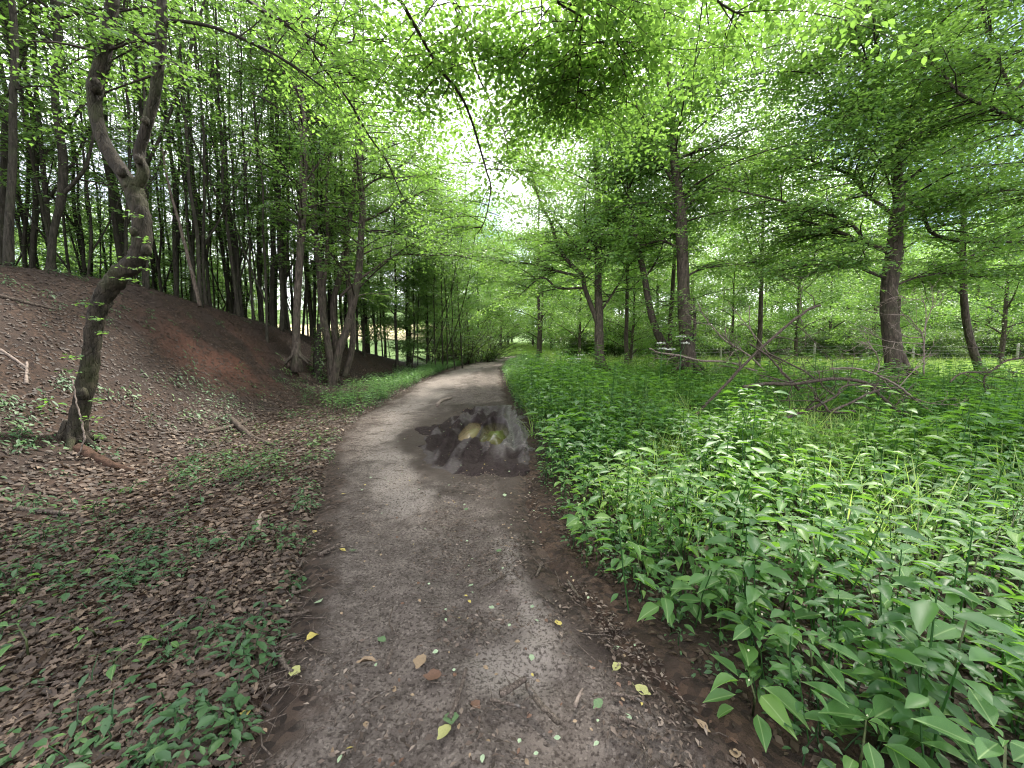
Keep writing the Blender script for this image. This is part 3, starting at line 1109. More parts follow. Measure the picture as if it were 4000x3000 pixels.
def traced_tree(name, label, bark, leafmat, d, trunk, limbs, rng, leaf=.07, tint=.45, rough=.03, k=14, extra=None, spr=True, group=None, ws=1.0,
                bl=(1.0, 2.0), nsub=7, sub_from=.25, trunk_branches=0, cb=2.0, tl=(.4, .95), step=.12, lim_tex=True):
    nsub, trunk_branches, leaf = int(nsub * 2.1), int(trunk_branches * 1.8), leaf * 1.25
    T = px_line(trunk, d, n=8 * len(trunk), wscale=ws)
    b0 = T[0, :3].copy()
    root = thing(name, label, 'tree', b0, 0, group)
    tb = Tubes()
    Tr = relative(T, b0)
    # root flare and a foot set into the soil
    foot = np.vstack([Tr[:1] - np.array([0, 0, .35, -Tr[0, 3] * .35]), Tr])
    tb.add(foot[:, :3], foot[:, 3], k, rough=rough, rng=rng)
    r0_ = Tr[0, 3]
    for q in range(6):
        a_ = q * 1.047 + rng.uniform(-.3, .3)
        ca, sa = math.cos(a_), math.sin(a_)
        rr_ = rng.uniform(2.0, 3.4) * r0_
        tb.add([(ca * r0_ * .35, sa * r0_ * .35, 2.6 * r0_), (ca * r0_ * .9, sa * r0_ * .9, .9 * r0_), (ca * rr_ * .7, sa * rr_ * .7, .12 * r0_), (ca * rr_, sa * rr_, -.25 * r0_ - .06)],
               [r0_ * .30, r0_ * .36, r0_ * .24, r0_ * .10], 7, rough=.06, rng=rng)
    obj('trunk', tb.mesh('trunk', bark), root)
    Lv, tw = Leaves(T2), Tubes()
    lines = []
    for lim in limbs:
        q = dict(d=d)
        pts = lim
        L = relative(px_line(pts, d, n=6 * len(pts), wscale=ws), b0)
        lt = Tubes()
        lt.add(L[:, :3], L[:, 3], 8 if L[0, 3] > .03 else 5, rough=rough * .7, rng=rng)
        obj('limb', lt.mesh('limb', bark), root)
        lines.append(L)
    for L in lines:
        n = len(L)
        for j in range(nsub):
            i = int(np.clip(rng.uniform(sub_from, 1) * (n - 1), 1, n - 1))
            tg = unit(L[min(i + 1, n - 1), :3] - L[i - 1, :3])
            az = math.atan2(tg[1], tg[0]) + rng.choice([-1, 1]) * rng.uniform(.4, 1.3)
            if abs(tg[2]) > .8:
                az = rng.uniform(0, 6.28)
            B = branch_line(L[i, :3], az, rng.uniform(-.1, .5), rng.uniform(*bl), rng, 6, sag=.5)
            tw.add(B, np.linspace(min(.02, L[i, 3] * .5), .003, len(B)), 4, cap=False)
            sprays(Lv, tw, B, leaf, rng, start=.12, step=step, tl=tl, tint=tint)
        sprays(Lv, tw, L[int(n * .45):], leaf, rng, start=.05, step=step * 1.2, tl=tl, tint=tint)
    zt = Tr[:, 2]
    for j in range(trunk_branches):
        z = rng.uniform(cb, zt[-1])
        i = int(np.clip(np.searchsorted(zt, z), 1, len(zt) - 1))
        B = branch_line(Tr[i, :3], rng.uniform(0, 6.28), rng.uniform(.05, .9), rng.uniform(*bl) * 1.7, rng, 7, sag=.7)
        tw.add(B, np.linspace(min(.03, Tr[i, 3] * .4), .004, len(B)), 5, cap=False)
        if leafmat is M['leaf_light']:
            for q in (2, 3, 4, 5, 6, 7):
                lt = rng.normal(0, .10)
                for _ in range(3):
                    m = int(rng.uniform(16, 34))
                    c = B[min(q, len(B) - 1)] + rng.normal(0, 1, 3) * np.array([.38, .38, .2])
                    o_ = c + rng.normal(0, 1, (m, 3)) * np.array([.24, .24, .09])
                    ll = leaf * rng.uniform(.7, 1.2, m)
                    Lv.add(o_, (o_ - B[min(q, len(B) - 1)]) + rng.normal(0, .2, (m, 3)) - UP * .1, UP + rng.normal(0, .55, (m, 3)), ll, ll * rng.uniform(.52, .7, m), np.clip(tint + .08 + lt + rng.normal(0, .18, m), 0, 1))
                    tw.add([B[min(q, len(B) - 1)], c], [.005, .002], 3, cap=False)
            sprays(Lv, tw, B, leaf, rng, start=.15, step=step * 2.2, tl=tl, tint=tint, flat=.7)
            continue
        sprays(Lv, tw, B, leaf, rng, start=.15, step=step, tl=tl, tint=tint)
    if extra:
        extra(Lv, tw, b0)
    obj('crown', leafy_mesh('crown', Lv, tw, leafmat, M['twig']), root)
    return root


rngT = np.random.default_rng(21)


CD = proj(gp(165, 950))[2]


def curvy_extra(Lv, tw, b0):
    # small leafy shoots growing straight out of the trunk
    for u, v in [(315, 470), (322, 520), (330, 585), (225, 690), (240, 720), (160, 770), (165, 800), (215, 860), (225, 900), (310, 610), (330, 560), (230, 660), (205, 940)]:
        p = at(u, v, CD - .1) - b0
        for _ in range(2):
            a = rngT.uniform(-2.6, -.4)
            twig(Lv, tw, p, np.array([math.cos(a), math.sin(a), .1]), rngT.uniform(.15, .35), .055, rngT, tint=.55)


cv = traced_tree('curved_tree', 'twisted mossy tree with S shaped trunk forking in two beside the left bank', M['bark_curvy'], M['leaf_wood'], CD,
            [(160, 965, 84), (172, 900, 60), (192, 800, 55), (202, 720, 54), (220, 650, 58), (252, 600, 64), (288, 570, 62), (304, 540, 58), (306, 480, 56), (293, 425, 60), (284, 400, 56)],
            [[(290, 410, 60), (256, 360, 50), (226, 310, 46), (208, 250, 46), (205, 190, 50), (222, 130, 46), (235, 60, 44), (250, -60, 40), (262, -250, 34), (300, -500, 18)],
             [(288, 415, 42), (310, 372, 38), (300, 335, 35), (318, 270, 34), (335, 200, 33), (345, 120, 35), (350, 40, 33), (345, -80, 28), (330, -300, 18)],
             [(352, 60, 16), (377, 45, 12), (466, 60, 11), (553, 97, 10), (626, 137, 8), (700, 190, 5)]],
            rngT, tint=.45, rough=.075, k=22, ws=.78, extra=curvy_extra, nsub=4, bl=(.8, 1.8), sub_from=.5, leaf=.055)

for (u, v, sz) in [(316, 540, .055), (206, 186, .075), (300, 345, .05), (316, 262, .045), (262, 372, .05), (178, 850, .06), (290, 500, .05)]:
    p = at(u, v, CD - .10) - np.array(cv.location)
    nu, nv = 9, 6
    th, ph = np.meshgrid(np.arange(nu) * 2 * math.pi / nu, np.linspace(.15, math.pi - .15, nv))
    rr = sz * (1 + rngT.normal(0, .14, th.shape))
    V = np.stack([rr * np.sin(ph) * np.cos(th), rr * .9 * np.sin(ph) * np.sin(th), rr * 1.25 * np.cos(ph)], -1).reshape(-1, 3) + p
    F = []
    for a_ in range(nv - 1):
        for b_ in range(nu):
            F.append((a_ * nu + b_, a_ * nu + (b_ + 1) % nu, (a_ + 1) * nu + (b_ + 1) % nu, (a_ + 1) * nu + b_))
    obj('knot', mesh('knot', V, np.array(F), M['bark_curvy'], smooth=True), cv)

traced_tree('forked_tree', 'dark narrow tree with a low fork on the bank left of the curved tree', M['bark_dark'], M['leaf_wood'], 8.0,
            [(108, 592, 24), (116, 500, 18), (132, 430, 22), (136, 340, 22), (118, 200, 19), (126, 100, 24), (120, 0, 25), (112, -150, 20), (110, -400, 8)],
            [[(136, 420, 12), (160, 395, 11), (185, 360, 9), (200, 300, 7), (205, 220, 5)], [(124, 120, 10), (80, 60, 8), (40, -20, 5)]],
            rngT, tint=.42, nsub=3, trunk_branches=8, leaf=.06, cb=4)

cl = traced_tree('multi_stem_tree', 'clump of several thick stems rising from one base left of the track', M['bark_grey'], M['leaf_wood'], 13.0,
                 [(716, 838, 22), (724, 800, 19), (733, 759, 18), (753, 696, 17), (773, 602, 17), (780, 509, 15), (783, 442, 15), (775, 360, 14), (783, 320, 14), (772, 260, 11), (765, 150, 8), (765, 0, 4)],
                 [[(716, 835, 18), (713, 776, 18), (697, 676, 17), (690, 576, 16), (680, 500, 16), (676, 417, 15), (668, 317, 14), (662, 200, 12), (655, 60, 8), (650, -60, 4)],
                  [(722, 822, 14, 13.3), (724, 742, 16, 13.4), (720, 656, 14, 13.5), (736, 592, 14, 13.5), (746, 542, 13, 13.5), (755, 476, 12, 13.6), (763, 417, 11, 13.6), (770, 300, 8, 13.7), (760, 160, 5, 13.7)],
                  [(742, 815, 16, 13.6), (757, 770, 15, 13.7), (763, 709, 14, 13.8), (752, 609, 12, 13.9), (748, 520, 11, 14), (740, 420, 9, 14), (735, 300, 7, 14), (730, 150, 4, 14)],
                  [(700, 690, 10), (700, 620, 9), (708, 520, 8), (705, 420, 8), (712, 340, 7), (730, 290, 6), (757, 258, 4)],
                  [(735, 640, 7), (766, 612, 6), (829, 566, 5), (863, 549, 5), (913, 551, 4), (986, 552, 3), (1040, 565, 2)],
                  [(780, 480, 7), (812, 466, 6), (846, 446, 5), (890, 425, 4), (940, 400, 3)],
                  [(776, 420, 6), (800, 395, 5), (850, 370, 4), (900, 330, 3)]],
                 rngT, tint=.5, k=10, nsub=9, bl=(.9, 2.3), trunk_branches=20, cb=3, sub_from=.3)


def ivy_stump():
    L = px_line([(683, 838, 22), (684, 800, 17), (686, 750, 14), (691, 700, 10)], 12.6)
    b0 = L[0, :3].copy()
    L = relative(L, b0)
    r = thing('ivy_stump', 'dead stump wrapped in small ivy leaves at the left of the multi stemmed clump', 'stump', b0)
    tb = Tubes()
    tb.add(L[:, :3], L[:, 3], 9, rough=.05, rng=rngT)
    obj('trunk', tb.mesh('trunk', M['bark_dark']), r)
    lv = Leaves(T2)
    n_ = 520
    z = rngT.uniform(0, 1, n_) ** 1.4
    i_ = (z * (len(L) - 1)).astype(int)
    a = rngT.uniform(0, 6.28, n_)
    rr = L[i_, 3] + .02 + .30 * rngT.uniform(0, 1, n_) * (1 - z) ** 1.5
    o_ = L[i_, :3] + np.stack([np.cos(a) * rr, np.sin(a) * rr, rngT.normal(0, .05, n_)], -1)
    lv.add(o_, np.stack([np.cos(a), np.sin(a), -.6 + 0 * a], -1) + rngT.normal(0, .4, (n_, 3)), np.stack([np.cos(a), np.sin(a), .8 + 0 * a], -1), rngT.uniform(.05, .09, n_), .06, np.clip(rngT.normal(.4, .2, n_), 0, 1))
    V, F, T, A = lv.arrays()
    obj('ivy', mesh('ivy', V, F, M['leaf_bush'], None, {'tint': T, 'across': A}), r)


ivy_stump()

traced_tree('straight_tree', 'single straight grey trunk on the bank just left of the multi stemmed clump', M['bark_grey'], M['leaf_wood'], 11.5,
            [(640, 778, 24), (640, 740, 18), (642, 650, 17), (648, 550, 17), (655, 430, 18), (655, 300, 19), (650, 180, 15), (655, 60, 11), (650, -120, 6)],
            [[(655, 400, 6), (690, 350, 5), (720, 310, 4), (760, 290, 2)], [(652, 220, 7), (600, 130, 5), (570, 60, 3)]],
            rngT, tint=.45, k=10, nsub=7, trunk_branches=20, cb=3.4, bl=(.9, 2.0))

# --- right hand side
KR = dict(bark=M['bark_grey'], leafmat=M['leaf_light'], rng=rngT)
traced_tree('twin_stem_tree', 'tree with a second stem forking low to the left beyond the herb bed', ws=.9, d=14.0, k=10, tint=.45, leaf=.085, bl=(1.2, 2.8), nsub=9, trunk_branches=26, cb=3.2,
            trunk=[(1297, 800, 26), (1294, 740, 23), (1294, 680, 21), (1292, 620, 18), (1293, 560, 17), (1292, 480, 15), (1290, 400, 13), (1284, 300, 10), (1280, 180, 6), (1278, 60, 3)],
            limbs=[[(1290, 695, 13), (1283, 676, 12), (1263, 622, 11), (1258, 596, 11), (1229, 566, 10), (1206, 532, 9), (1189, 479, 7), (1169, 442, 6), (1150, 380, 4), (1130, 300, 2)],
                   [(1252, 597, 7), (1206, 586, 6), (1156, 572, 5), (1106, 566, 4), (1060, 560, 2)],
                   [(1290, 560, 9), (1256, 545, 8), (1222, 500, 6), (1196, 470, 4)],
                   [(1262, 622, 6), (1206, 622, 5), (1170, 600, 4), (1120, 640, 2)],
                   [(1292, 680, 6), (1320, 640, 5), (1350, 590, 4), (1380, 540, 2)],
                   [(1290, 570, 6), (1262, 545, 5), (1285, 480, 5), (1300, 400, 3)]], **KR)
traced_tree('leaning_tree', 'slim trunk leaning left between two upright trees beyond the herb bed', d=13.5, k=9, tint=.45, leaf=.085, bl=(1.0, 2.2), nsub=6, trunk_branches=12, cb=4.0,
            trunk=[(1462, 792, 22), (1440, 755, 19), (1419, 715, 17), (1403, 662, 15), (1393, 602, 14), (1383, 556, 13), (1372, 505, 11), (1360, 420, 8), (1350, 320, 5)],
            limbs=[[(1393, 600, 5), (1420, 560, 4), (1440, 500, 3)], [(1375, 515, 6), (1340, 470, 5), (1310, 440, 3)]], **KR)
traced_tree('upright_tree', 'stout straight grey brown trunk in the middle distance beside white flower heads', ws=.9, d=12.5, k=12, tint=.45, leaf=.085, bl=(1.2, 2.8), nsub=9, trunk_branches=30, cb=4.0,
            trunk=[(1489, 800, 40), (1486, 769, 36), (1480, 709, 32), (1477, 642, 31), (1475, 576, 29), (1471, 476, 28), (1463, 400, 24), (1456, 340, 20), (1450, 250, 14), (1440, 120, 8), (1430, -40, 4)],
            limbs=[[(1470, 470, 9), (1490, 440, 8), (1530, 415, 6), (1580, 400, 4), (1640, 395, 3)], [(1466, 420, 9), (1440, 370, 7), (1420, 350, 5), (1390, 330, 4)],
                   [(1478, 600, 6), (1520, 580, 5), (1600, 570, 4), (1660, 560, 2)], [(1458, 345, 8), (1500, 330, 7), (1560, 320, 5), (1650, 325, 3)],
                   [(1474, 540, 6), (1430, 520, 5), (1390, 530, 3)], [(1492, 775, 12), (1499, 740, 10), (1501, 690, 8), (1498, 640, 5)]], **KR)
traced_tree('large_tree', 'largest trunk on the right with heavy side limbs above the fallen branches', ws=.86, d=10.5, k=16, tint=.38, leaf=.085, bl=(1.2, 2.6), nsub=13, trunk_branches=30, cb=4.2,
            trunk=[(1934, 812, 62), (1932, 785, 54), (1926, 726, 50), (1919, 659, 46), (1924, 592, 46), (1931, 542, 44), (1936, 476, 38), (1942, 433, 34), (1937, 367, 32), (1931, 283, 28), (1916, 243, 26), (1892, 207, 22), (1872, 150, 18), (1849, 110, 15), (1826, 50, 13), (1806, 0, 11), (1780, -120, 6)],
            limbs=[[(1922, 545, 20), (1895, 533, 16), (1872, 526, 14), (1839, 512, 11), (1802, 496, 9), (1769, 486, 7), (1710, 470, 4)],
                   [(1872, 528, 11), (1850, 495, 10), (1826, 477, 9), (1759, 453, 8), (1659, 427, 6), (1560, 405, 4)],
                   [(1915, 600, 14), (1880, 588, 11), (1849, 576, 9), (1806, 576, 7), (1746, 572, 5), (1690, 585, 3)],
                   [(1940, 470, 12), (1905, 445, 13), (1872, 420, 12), (1846, 387, 11), (1819, 370, 9), (1760, 350, 6), (1700, 330, 4)],
                   [(1938, 390, 9), (1949, 423, 9), (1992, 457, 10), (2012, 502, 11), (2079, 522, 10), (2159, 522, 9), (2230, 526, 7)],
                   [(1890, 207, 12), (1891, 160, 11), (1892, 83, 9), (1896, 0, 7), (1900, -120, 4)],
                   [(1925, 283, 8), (1880, 265, 8), (1840, 260, 6), (1780, 240, 4)],
                   [(1866, 150, 7), (1820, 120, 6), (1780, 125, 5), (1700, 110, 3)],
                   [(1932, 330, 8), (1980, 290, 7), (2040, 260, 5), (2100, 250, 4), (2180, 245, 3)],
                   [(1926, 620, 8), (1980, 600, 6), (2050, 590, 5), (2120, 600, 3)]], **KR)
traced_tree('slender_tree', 'slender dark trunk near the right edge in front of the wire fence', d=13.0, k=9, tint=.4, leaf=.085, bl=(1.0, 2.4), nsub=7, trunk_branches=16, cb=3.2,
            trunk=[(2120, 812, 24), (2103, 760, 22), (2090, 709, 20), (2082, 642, 18), (2081, 576, 17), (2079, 526, 15), (2085, 440, 12), (2095, 330, 9), (2110, 200, 6), (2120, 80, 4)],
            limbs=[[(2081, 560, 6), (2130, 540, 5), (2200, 530, 3)], [(2082, 640, 6), (2040, 610, 5), (2000, 600, 3)]], **KR)
traced_tree('edge_tree', 'tree at the right frame edge with a long limb hanging in from the side', d=8.5, k=14, tint=.45, leaf=.085, bl=(1.0, 2.2), nsub=18, trunk_branches=16, cb=4.0,
            trunk=[(2440, 880, 60), (2430, 780, 52), (2420, 640, 48), (2400, 480, 44), (2370, 330, 40), (2330, 180, 34), (2250, 0, 26), (2200, -200, 14)],
            limbs=[[(2370, 330, 18), (2290, 300, 15), (2212, 266, 13), (2126, 227, 11), (2069, 200, 9), (2036, 157, 7), (1996, 127, 5), (1966, 107, 3)],
                   [(2280, 70, 16), (2200, 190, 11), (2172, 167, 10), (2149, 110, 9), (2132, 67, 8), (2122, 17, 7), (2110, -100, 4)],
                   [(2390, 430, 12), (2300, 420, 9), (2200, 410, 6), (2120, 420, 3)]], **KR)

# overhanging tree: trunk behind and left of the viewer, limbs reaching over the track
ob = np.array([-3.4, -0.6, h1(-3.4, -.6)])


def over_tree():
    root = thing('overhanging_tree', 'tree whose thin limbs and leaves hang over the track at the top of the picture', 'tree', ob)
    tb = Tubes()
    T = smooth_line([[0, 0, -.3, .3], [0.05, 0, 1, .22], [.1, .1, 3, .2], [.3, .2, 5.0, .17], [.5, .5, 7.0, .13], [.7, .9, 9.5, .06]], 40)
    tb.add(T[:, :3], T[:, 3], 14, rough=.03, rng=rngT)
    obj('trunk', tb.mesh('trunk', M['bark_grey']), root)
    Lv, tw = Leaves(T_OV), Tubes()
    Q = []
    specs = [
        ([(700, -420, 16, 2.2), (800, -120, 11, 3.2)], [(865, 0, 9), (903, 67, 8), (946, 143, 7), (993, 203, 7), (1016, 253, 6), (1036, 317, 5), (1053, 377, 4), (1060, 410, 3), (1046, 480, 2), (1020, 520, 1.5)], 4.2),
        ([(300, -300, 18, 2.6), (480, -60, 12, 3.6)], [(553, 13, 10), (620, 53, 9), (696, 97, 8), (740, 140, 6), (773, 173, 5), (809, 170, 4), (886, 197, 3), (936, 220, 2)], 4.6),
        ([(640, 60, 5, 4.6)], [(660, 87, 5), (696, 143, 5), (753, 217, 5), (793, 287, 4), (836, 350, 3), (866, 420, 2)], 4.6),
        ([(660, 85, 4, 4.6)], [(713, 95, 3.5), (810, 85, 3), (903, 85, 2.5), (986, 90, 1.5)], 4.6),
        ([(760, -400, 14, 2.4), (900, -160, 8, 3.4)], [(976, 0, 5), (1003, 77, 4), (1033, 163, 4), (1066, 233, 3), (1093, 300, 2.5), (1100, 360, 1.5)], 4.4),
        ([(900, -500, 14, 2.4), (1080, -120, 8, 3.4)], [(1199, 0, 5), (1243, 27, 5), (1258, 43, 4), (1253, 87, 4), (1253, 143, 4), (1246, 213, 3), (1243, 267, 2)], 4.0),
        ([(1254, 90, 3, 4.0)], [(1256, 97, 3), (1329, 87, 3), (1336, 110, 2.5), (1353, 173, 2), (1353, 233, 1.5)], 4.0),
        ([(1000, -420, 12, 2.6), (1120, -150, 6, 3.4)], [(1169, 0, 3), (1163, 83, 2.5), (1153, 186, 1.5), (1140, 260, 1.2)], 4.2),
        ([(1150, -450, 12, 2.6), (1350, -170, 8, 3.4)], [(1480, -60, 6), (1560, 10, 5), (1620, 40, 3)], 4.2),
    ]
    for lead, pts, d in specs:
        full = [tuple(q) for q in lead] + [(u, v, wd, d + .02 * max(0, v)  * .3) for u, v, wd in pts]
        L = px_line(full, d, n=7 * len(full))
        L[:, :3] -= ob
        if lead[0][1] < -100:      # joins the trunk
            L = smooth_line(np.vstack([[[.4, .4, 6.6, .10]], L[:: 4]]), 60)
        lt = Tubes()
        lt.add(L[:, :3], L[:, 3], 6, rough=.02, rng=rngT)
        obj('limb', lt.mesh('limb', M['twig']), root)
        n = len(L)
        for j in range(30 if pts[0][0] > 840 else 17):
            i = int(rngT.uniform(.3, .98) * (n - 1))
            tg = unit(L[min(i + 1, n - 1), :3] - L[max(0, i - 1), :3])
            az = math.atan2(tg[1], tg[0]) + rngT.choice([-1, 1]) * rngT.uniform(.3, 1.4)
            B = branch_line(L[i, :3], az, rngT.uniform(-.2, .4), rngT.uniform(.7, 1.9), rngT, 5, sag=.6)
            if (B[:, 1] + ob[1]).min() < 1.6:
                continue
            tw.add(B, np.linspace(.008, .003, len(B)), 4, cap=False)
            sprays(Lv, tw, B, .08, rngT, start=.1, step=.11, tl=(.3, .65), tint=.55, twigr=.002, flat=.35)
    obj('crown', leafy_mesh('crown', Lv, tw, M['leaf_light'], M['twig']), root)


over_tree()

# --- backdrop trees beyond the clearing, the field and the end of the track
far_groups = []
rngB = np.random.default_rng(9)
nb = 0
for (x0, x1, y0, y1, n, lab, grp, s0, s1) in [
        (5, 46, 26, 36, 30, 'leafy tree in the light green wall of trees behind the fenced clearing', 'trees behind the fenced clearing', .62, .9),
        (10, 60, 38, 58, 18, 'tall pale green tree far behind the clearing', 'tall trees far behind the clearing', .9, 1.25),
        (1.5, 14, 38, 60, 14, 'pale sunlit tree beyond the end of the track', 'trees beyond the end of the track', .75, 1.1),
        (-10, 0, 44, 64, 12, 'pale tree on the left beyond the end of the track', 'trees left of the track end', .8, 1.1),
        (-70, -12, 78, 92, 16, 'distant tree in the line along the top of the pale field', 'distant trees above the field', .7, 1.1)]:
    for i in range(n):
        for _ in range(60):
            x, y = rngB.uniform(x0, x1), rngB.uniform(y0, y1)
            if abs(x - 1) < 1.6 and y < 44:
                continue
            if free(x, y, 3.4):
                break
        tree_thing('broad_tree', lab, FAR[int(rngB.integers(0, 4))], (x, y, h1(x, y) - .1), rngB.uniform(0, 6.28), rngB.uniform(s0, s1), grp)
# two trees arching over the far track
for (x, y, sc, lab, pr) in [(2.4, 33.0, 1.15, 'leafy tree leaning over the far end of the track from the right', LIGHT[0]), (4.3, 24.5, .85, 'light green tree right of the far track behind the twin stemmed tree', LIGHT[1]),
                            (6.3, 20.5, .75, 'light green tree filling the gap between the twin stems and the leaning trunk', LIGHT[0]), (8.6, 23.0, .85, 'light green tree behind the stout straight trunk', LIGHT[1]),
                            (11.6, 20.5, .72, 'light green tree between the stout trunk and the largest trunk', LIGHT[0]), (15.5, 21.0, .85, 'leafy tree behind the largest trunk on the right', LIGHT[1]),
                            (19.5, 20.0, .75, 'leafy tree behind the slender trunk near the right edge', LIGHT[0]), (24.0, 19.0, .85, 'leafy tree at the right frame edge behind the fence', LIGHT[1]), (5.2, 17.5, .82, 'tall tree whose high crown fills the gap right of the far track', TALL[1]), (7.6, 18.6, .95, 'tall tree with a high crown behind the leaning trunk', TALL[0]), (11.2, 17.6, .9, 'tall tree with a high crown between the stout and the largest trunk', TALL[1]),
                            (16.6, 16.8, .95, 'tall tree with a high crown right of the largest trunk', TALL[0]), (1.9, 27.5, 1.0, 'tall tree with a high crown at the right side of the far track', TALL[0]), (28.5, 18.0, .85, 'leafy tree just outside the fence at the right frame edge', LIGHT[0])]:
    tree_thing('broad_tree', lab, pr, (x, y, h1(x, y) - .1), rngB.uniform(0, 6.28), sc, None)

# --- bushes
def bush_mesh(seed, w_, h_, nst, leaf, mat):
    rng = np.random.default_rng(seed)
    Lv, tw, st = Leaves(T2), Tubes(), Tubes()
    for i in range(nst):
        az = rng.uniform(0, 6.28)
        el = rng.uniform(.5, 1.4)
        B = branch_line((rng.normal(0, .12 * w_), rng.normal(0, .12 * w_), -.1), az, el, h_ * rng.uniform(.7, 1.1), rng, 6, sag=rng.uniform(.2, .9))
        st.add(B, np.linspace(.018, .004, len(B)), 4, cap=False)
        sprays(Lv, tw, B, leaf, rng, start=.12, step=.12, tl=(.25, .6), tint=.42)
    return st.mesh('stems', M['twig']), leafy_mesh('foliage', Lv, tw, mat, M['twig'])


BUSH = [bush_mesh(300 + i, 1.6, h_, 26, .085, m_) for i, (h_, m_) in enumerate([(2.4, M['leaf_bush']), (1.5, M['leaf_light']), (1.7, M['leaf_bush'])])]


def bush(lab, bm, x, y, sc, rz, group=None):
    t = thing('bush', lab, 'bush', (x, y, h1(x, y) - .02), rz, group)
    t.scale = (sc, sc, sc)
    obj('stem', bm[0], t)
    obj('foliage', bm[1], t)


for (u, d, sc, lab) in [(950, 23.5, 1.5, 'dark bush behind the row of thin stems'), (1000, 24.5, 1.9, 'dark rounded bush left of the far track'), (1045, 27.0, 1.75, 'dark bush at the left verge where the track ends'), (1075, 31, 1.1, 'smaller bush at the end of the track')]:
    p = at(u, 770, d)
    bush(lab, BUSH[0], p[0], p[1], sc, rngB.uniform(0, 6), None)
for (u, d, b, sc, lab) in [(1225, 16, 1, .75, 'low bush left of the twin stemmed tree'), (1262, 17, 1, .8, 'leafy low bush behind the foot of the twin stemmed tree'), (1340, 15.5, 1, .75, 'low light green bush right of the twin stemmed tree'),
                           (1385, 15, 1, .7, 'low bush before the leaning trunk'), (1530, 16, 2, .7, 'low bush right of the stout trunk')]:
    p = at(u, 790, d)
    bush(lab, BUSH[b], p[0], p[1], sc, rngB.uniform(0, 6), None)
SHRUB = [broad_tree(320 + i, 2.6, 1.7, .03, .10, 18, M['leaf_bush'], M['twig'], .02, 12, 12, .4)[:2] for i in range(2)]
for i in range(34):
    x = 4.0 + i * .95
    y = 26.4 + rngB.uniform(-.5, .9) - .12 * x
    bush('dark low shrub in the thicket along the wire fence', SHRUB[i % 2], x, y, rngB.uniform(.75, 1.15), rngB.uniform(0, 6), 'shrubs along the wire fence')

# ------------------------------------------------------------------ wire fence beyond the clearing
def fence():
    root = thing('wire_fence', 'wire fence on weathered posts along the far side of the clearing', 'fence', (0, 0, 0))
    P = []
    for i in range(5):
        x = 7.5 + i * 5.2
        y = 25.0 - .12 * x
        P.append((x, y, h1(x, y)))
    pm = plain_material('fence_post_wood', (.30, .28, .26), (.46, .43, .40), 14, .8)
    wm = plain_material('fence_wire', (.30, .30, .30), (.42, .42, .42), 30, .45, .5, 0)
    for (x, y, z) in P:
        tb = Tubes()
        tb.add([(x, y, z - .3), (x, y, z + .7), (x + .01, y, z + 1.28), (x + .01, y, z + 1.33)], [.062, .058, .056, .04], 9, rough=.03, rng=rngB)
        obj('post', tb.mesh('post', pm), root)
    for hgt_ in (.35, .55, .75, .95, 1.15):
        tb = Tubes()
        pts = []
        for a, b in zip(P[:-1], P[1:]):
            for f in np.linspace(0, 1, 6)[:-1]:
                pts.append((a[0] + (b[0] - a[0]) * f, a[1] + (b[1] - a[1]) * f - .075, a[2] + (b[2] - a[2]) * f + hgt_ - .02 * math.sin(f * math.pi)))
        tb.add(pts, .0035, 4)
        obj('wire', tb.mesh('wire', wm), root)


fence()

# ------------------------------------------------------------------ fallen dead branches
def dead_branch(name, label, cat, d, main, subs, mat, rng, wob=.3, cat_group=None, twigs=7):
    T = px_line(main, d, wscale=1.0)
    b0 = T[0, :3].copy()
    root = thing(name, label, cat, b0, 0, cat_group)
    tb = Tubes()
    T = relative(T, b0)
    T[1:-1, :3] += rng.normal(0, .0035, (len(T) - 2, 3))
    tb.add(T[:, :3], T[:, 3], 8, rough=.07, rng=rng)
    obj('stem', tb.mesh('stem', mat), root)

    def twig_(sb, p, dirn, L, r0, lev):
        n = 5
        B = [p]
        dd = unit(dirn)
        for q in range(n):
            dd = unit(dd + rng.normal(0, .22, 3))
            B.append(B[-1] + dd * L / n)
        B = np.array(B)
        sb.add(B, np.linspace(r0, r0 * .25, n + 1), 4, cap=False)
        if lev:
            for q in (2, 3, 4):
                if rng.uniform() < .75:
                    twig_(sb, B[q], dd + rng.normal(0, .8, 3), L * rng.uniform(.35, .6), r0 * .55, lev - 1)
    if twigs and len(subs):
        sb = Tubes()
        for j in range(twigs):
            i = int(rng.uniform(.2, .95) * (len(T) - 1))
            tg = unit(T[min(i + 1, len(T) - 1), :3] - T[i - 1, :3])
            twig_(sb, T[i, :3], tg * .5 + rng.normal(0, .6, 3) + UP * .25, rng.uniform(.35, .95), min(.010, T[i, 3] * .5), 2)
        obj('twigs', sb.mesh('twigs', mat), root, 'stuff')
    for s in subs:
        L = relative(px_line(s, d, wscale=1.0), b0)
        sb = Tubes()
        sb.add(L[:, :3], L[:, 3], 6, rough=.06, rng=rng)
        for j in range(4):
            i = int(rng.uniform(.3, .95) * (len(L) - 1))
            tg = unit(L[min(i + 1, len(L) - 1), :3] - L[i - 1, :3]) + rng.normal(0, .5, 3)
            twig_(sb, L[i, :3], tg, rng.uniform(.25, .6), .007, 1)
        obj('side_branch', sb.mesh('side_branch', mat), root)
    return root


rngD = np.random.default_rng(33)


def r8(x, y):
    return (3000 + x * .6028) * .553, (800 + y * .6028) * .553


def r8l(pts, w0, w1, d0=None):
    n = len(pts)
    return [(*r8(x, y), w0 + (w1 - w0) * i / (n - 1)) for i, (x, y) in enumerate(pts)]


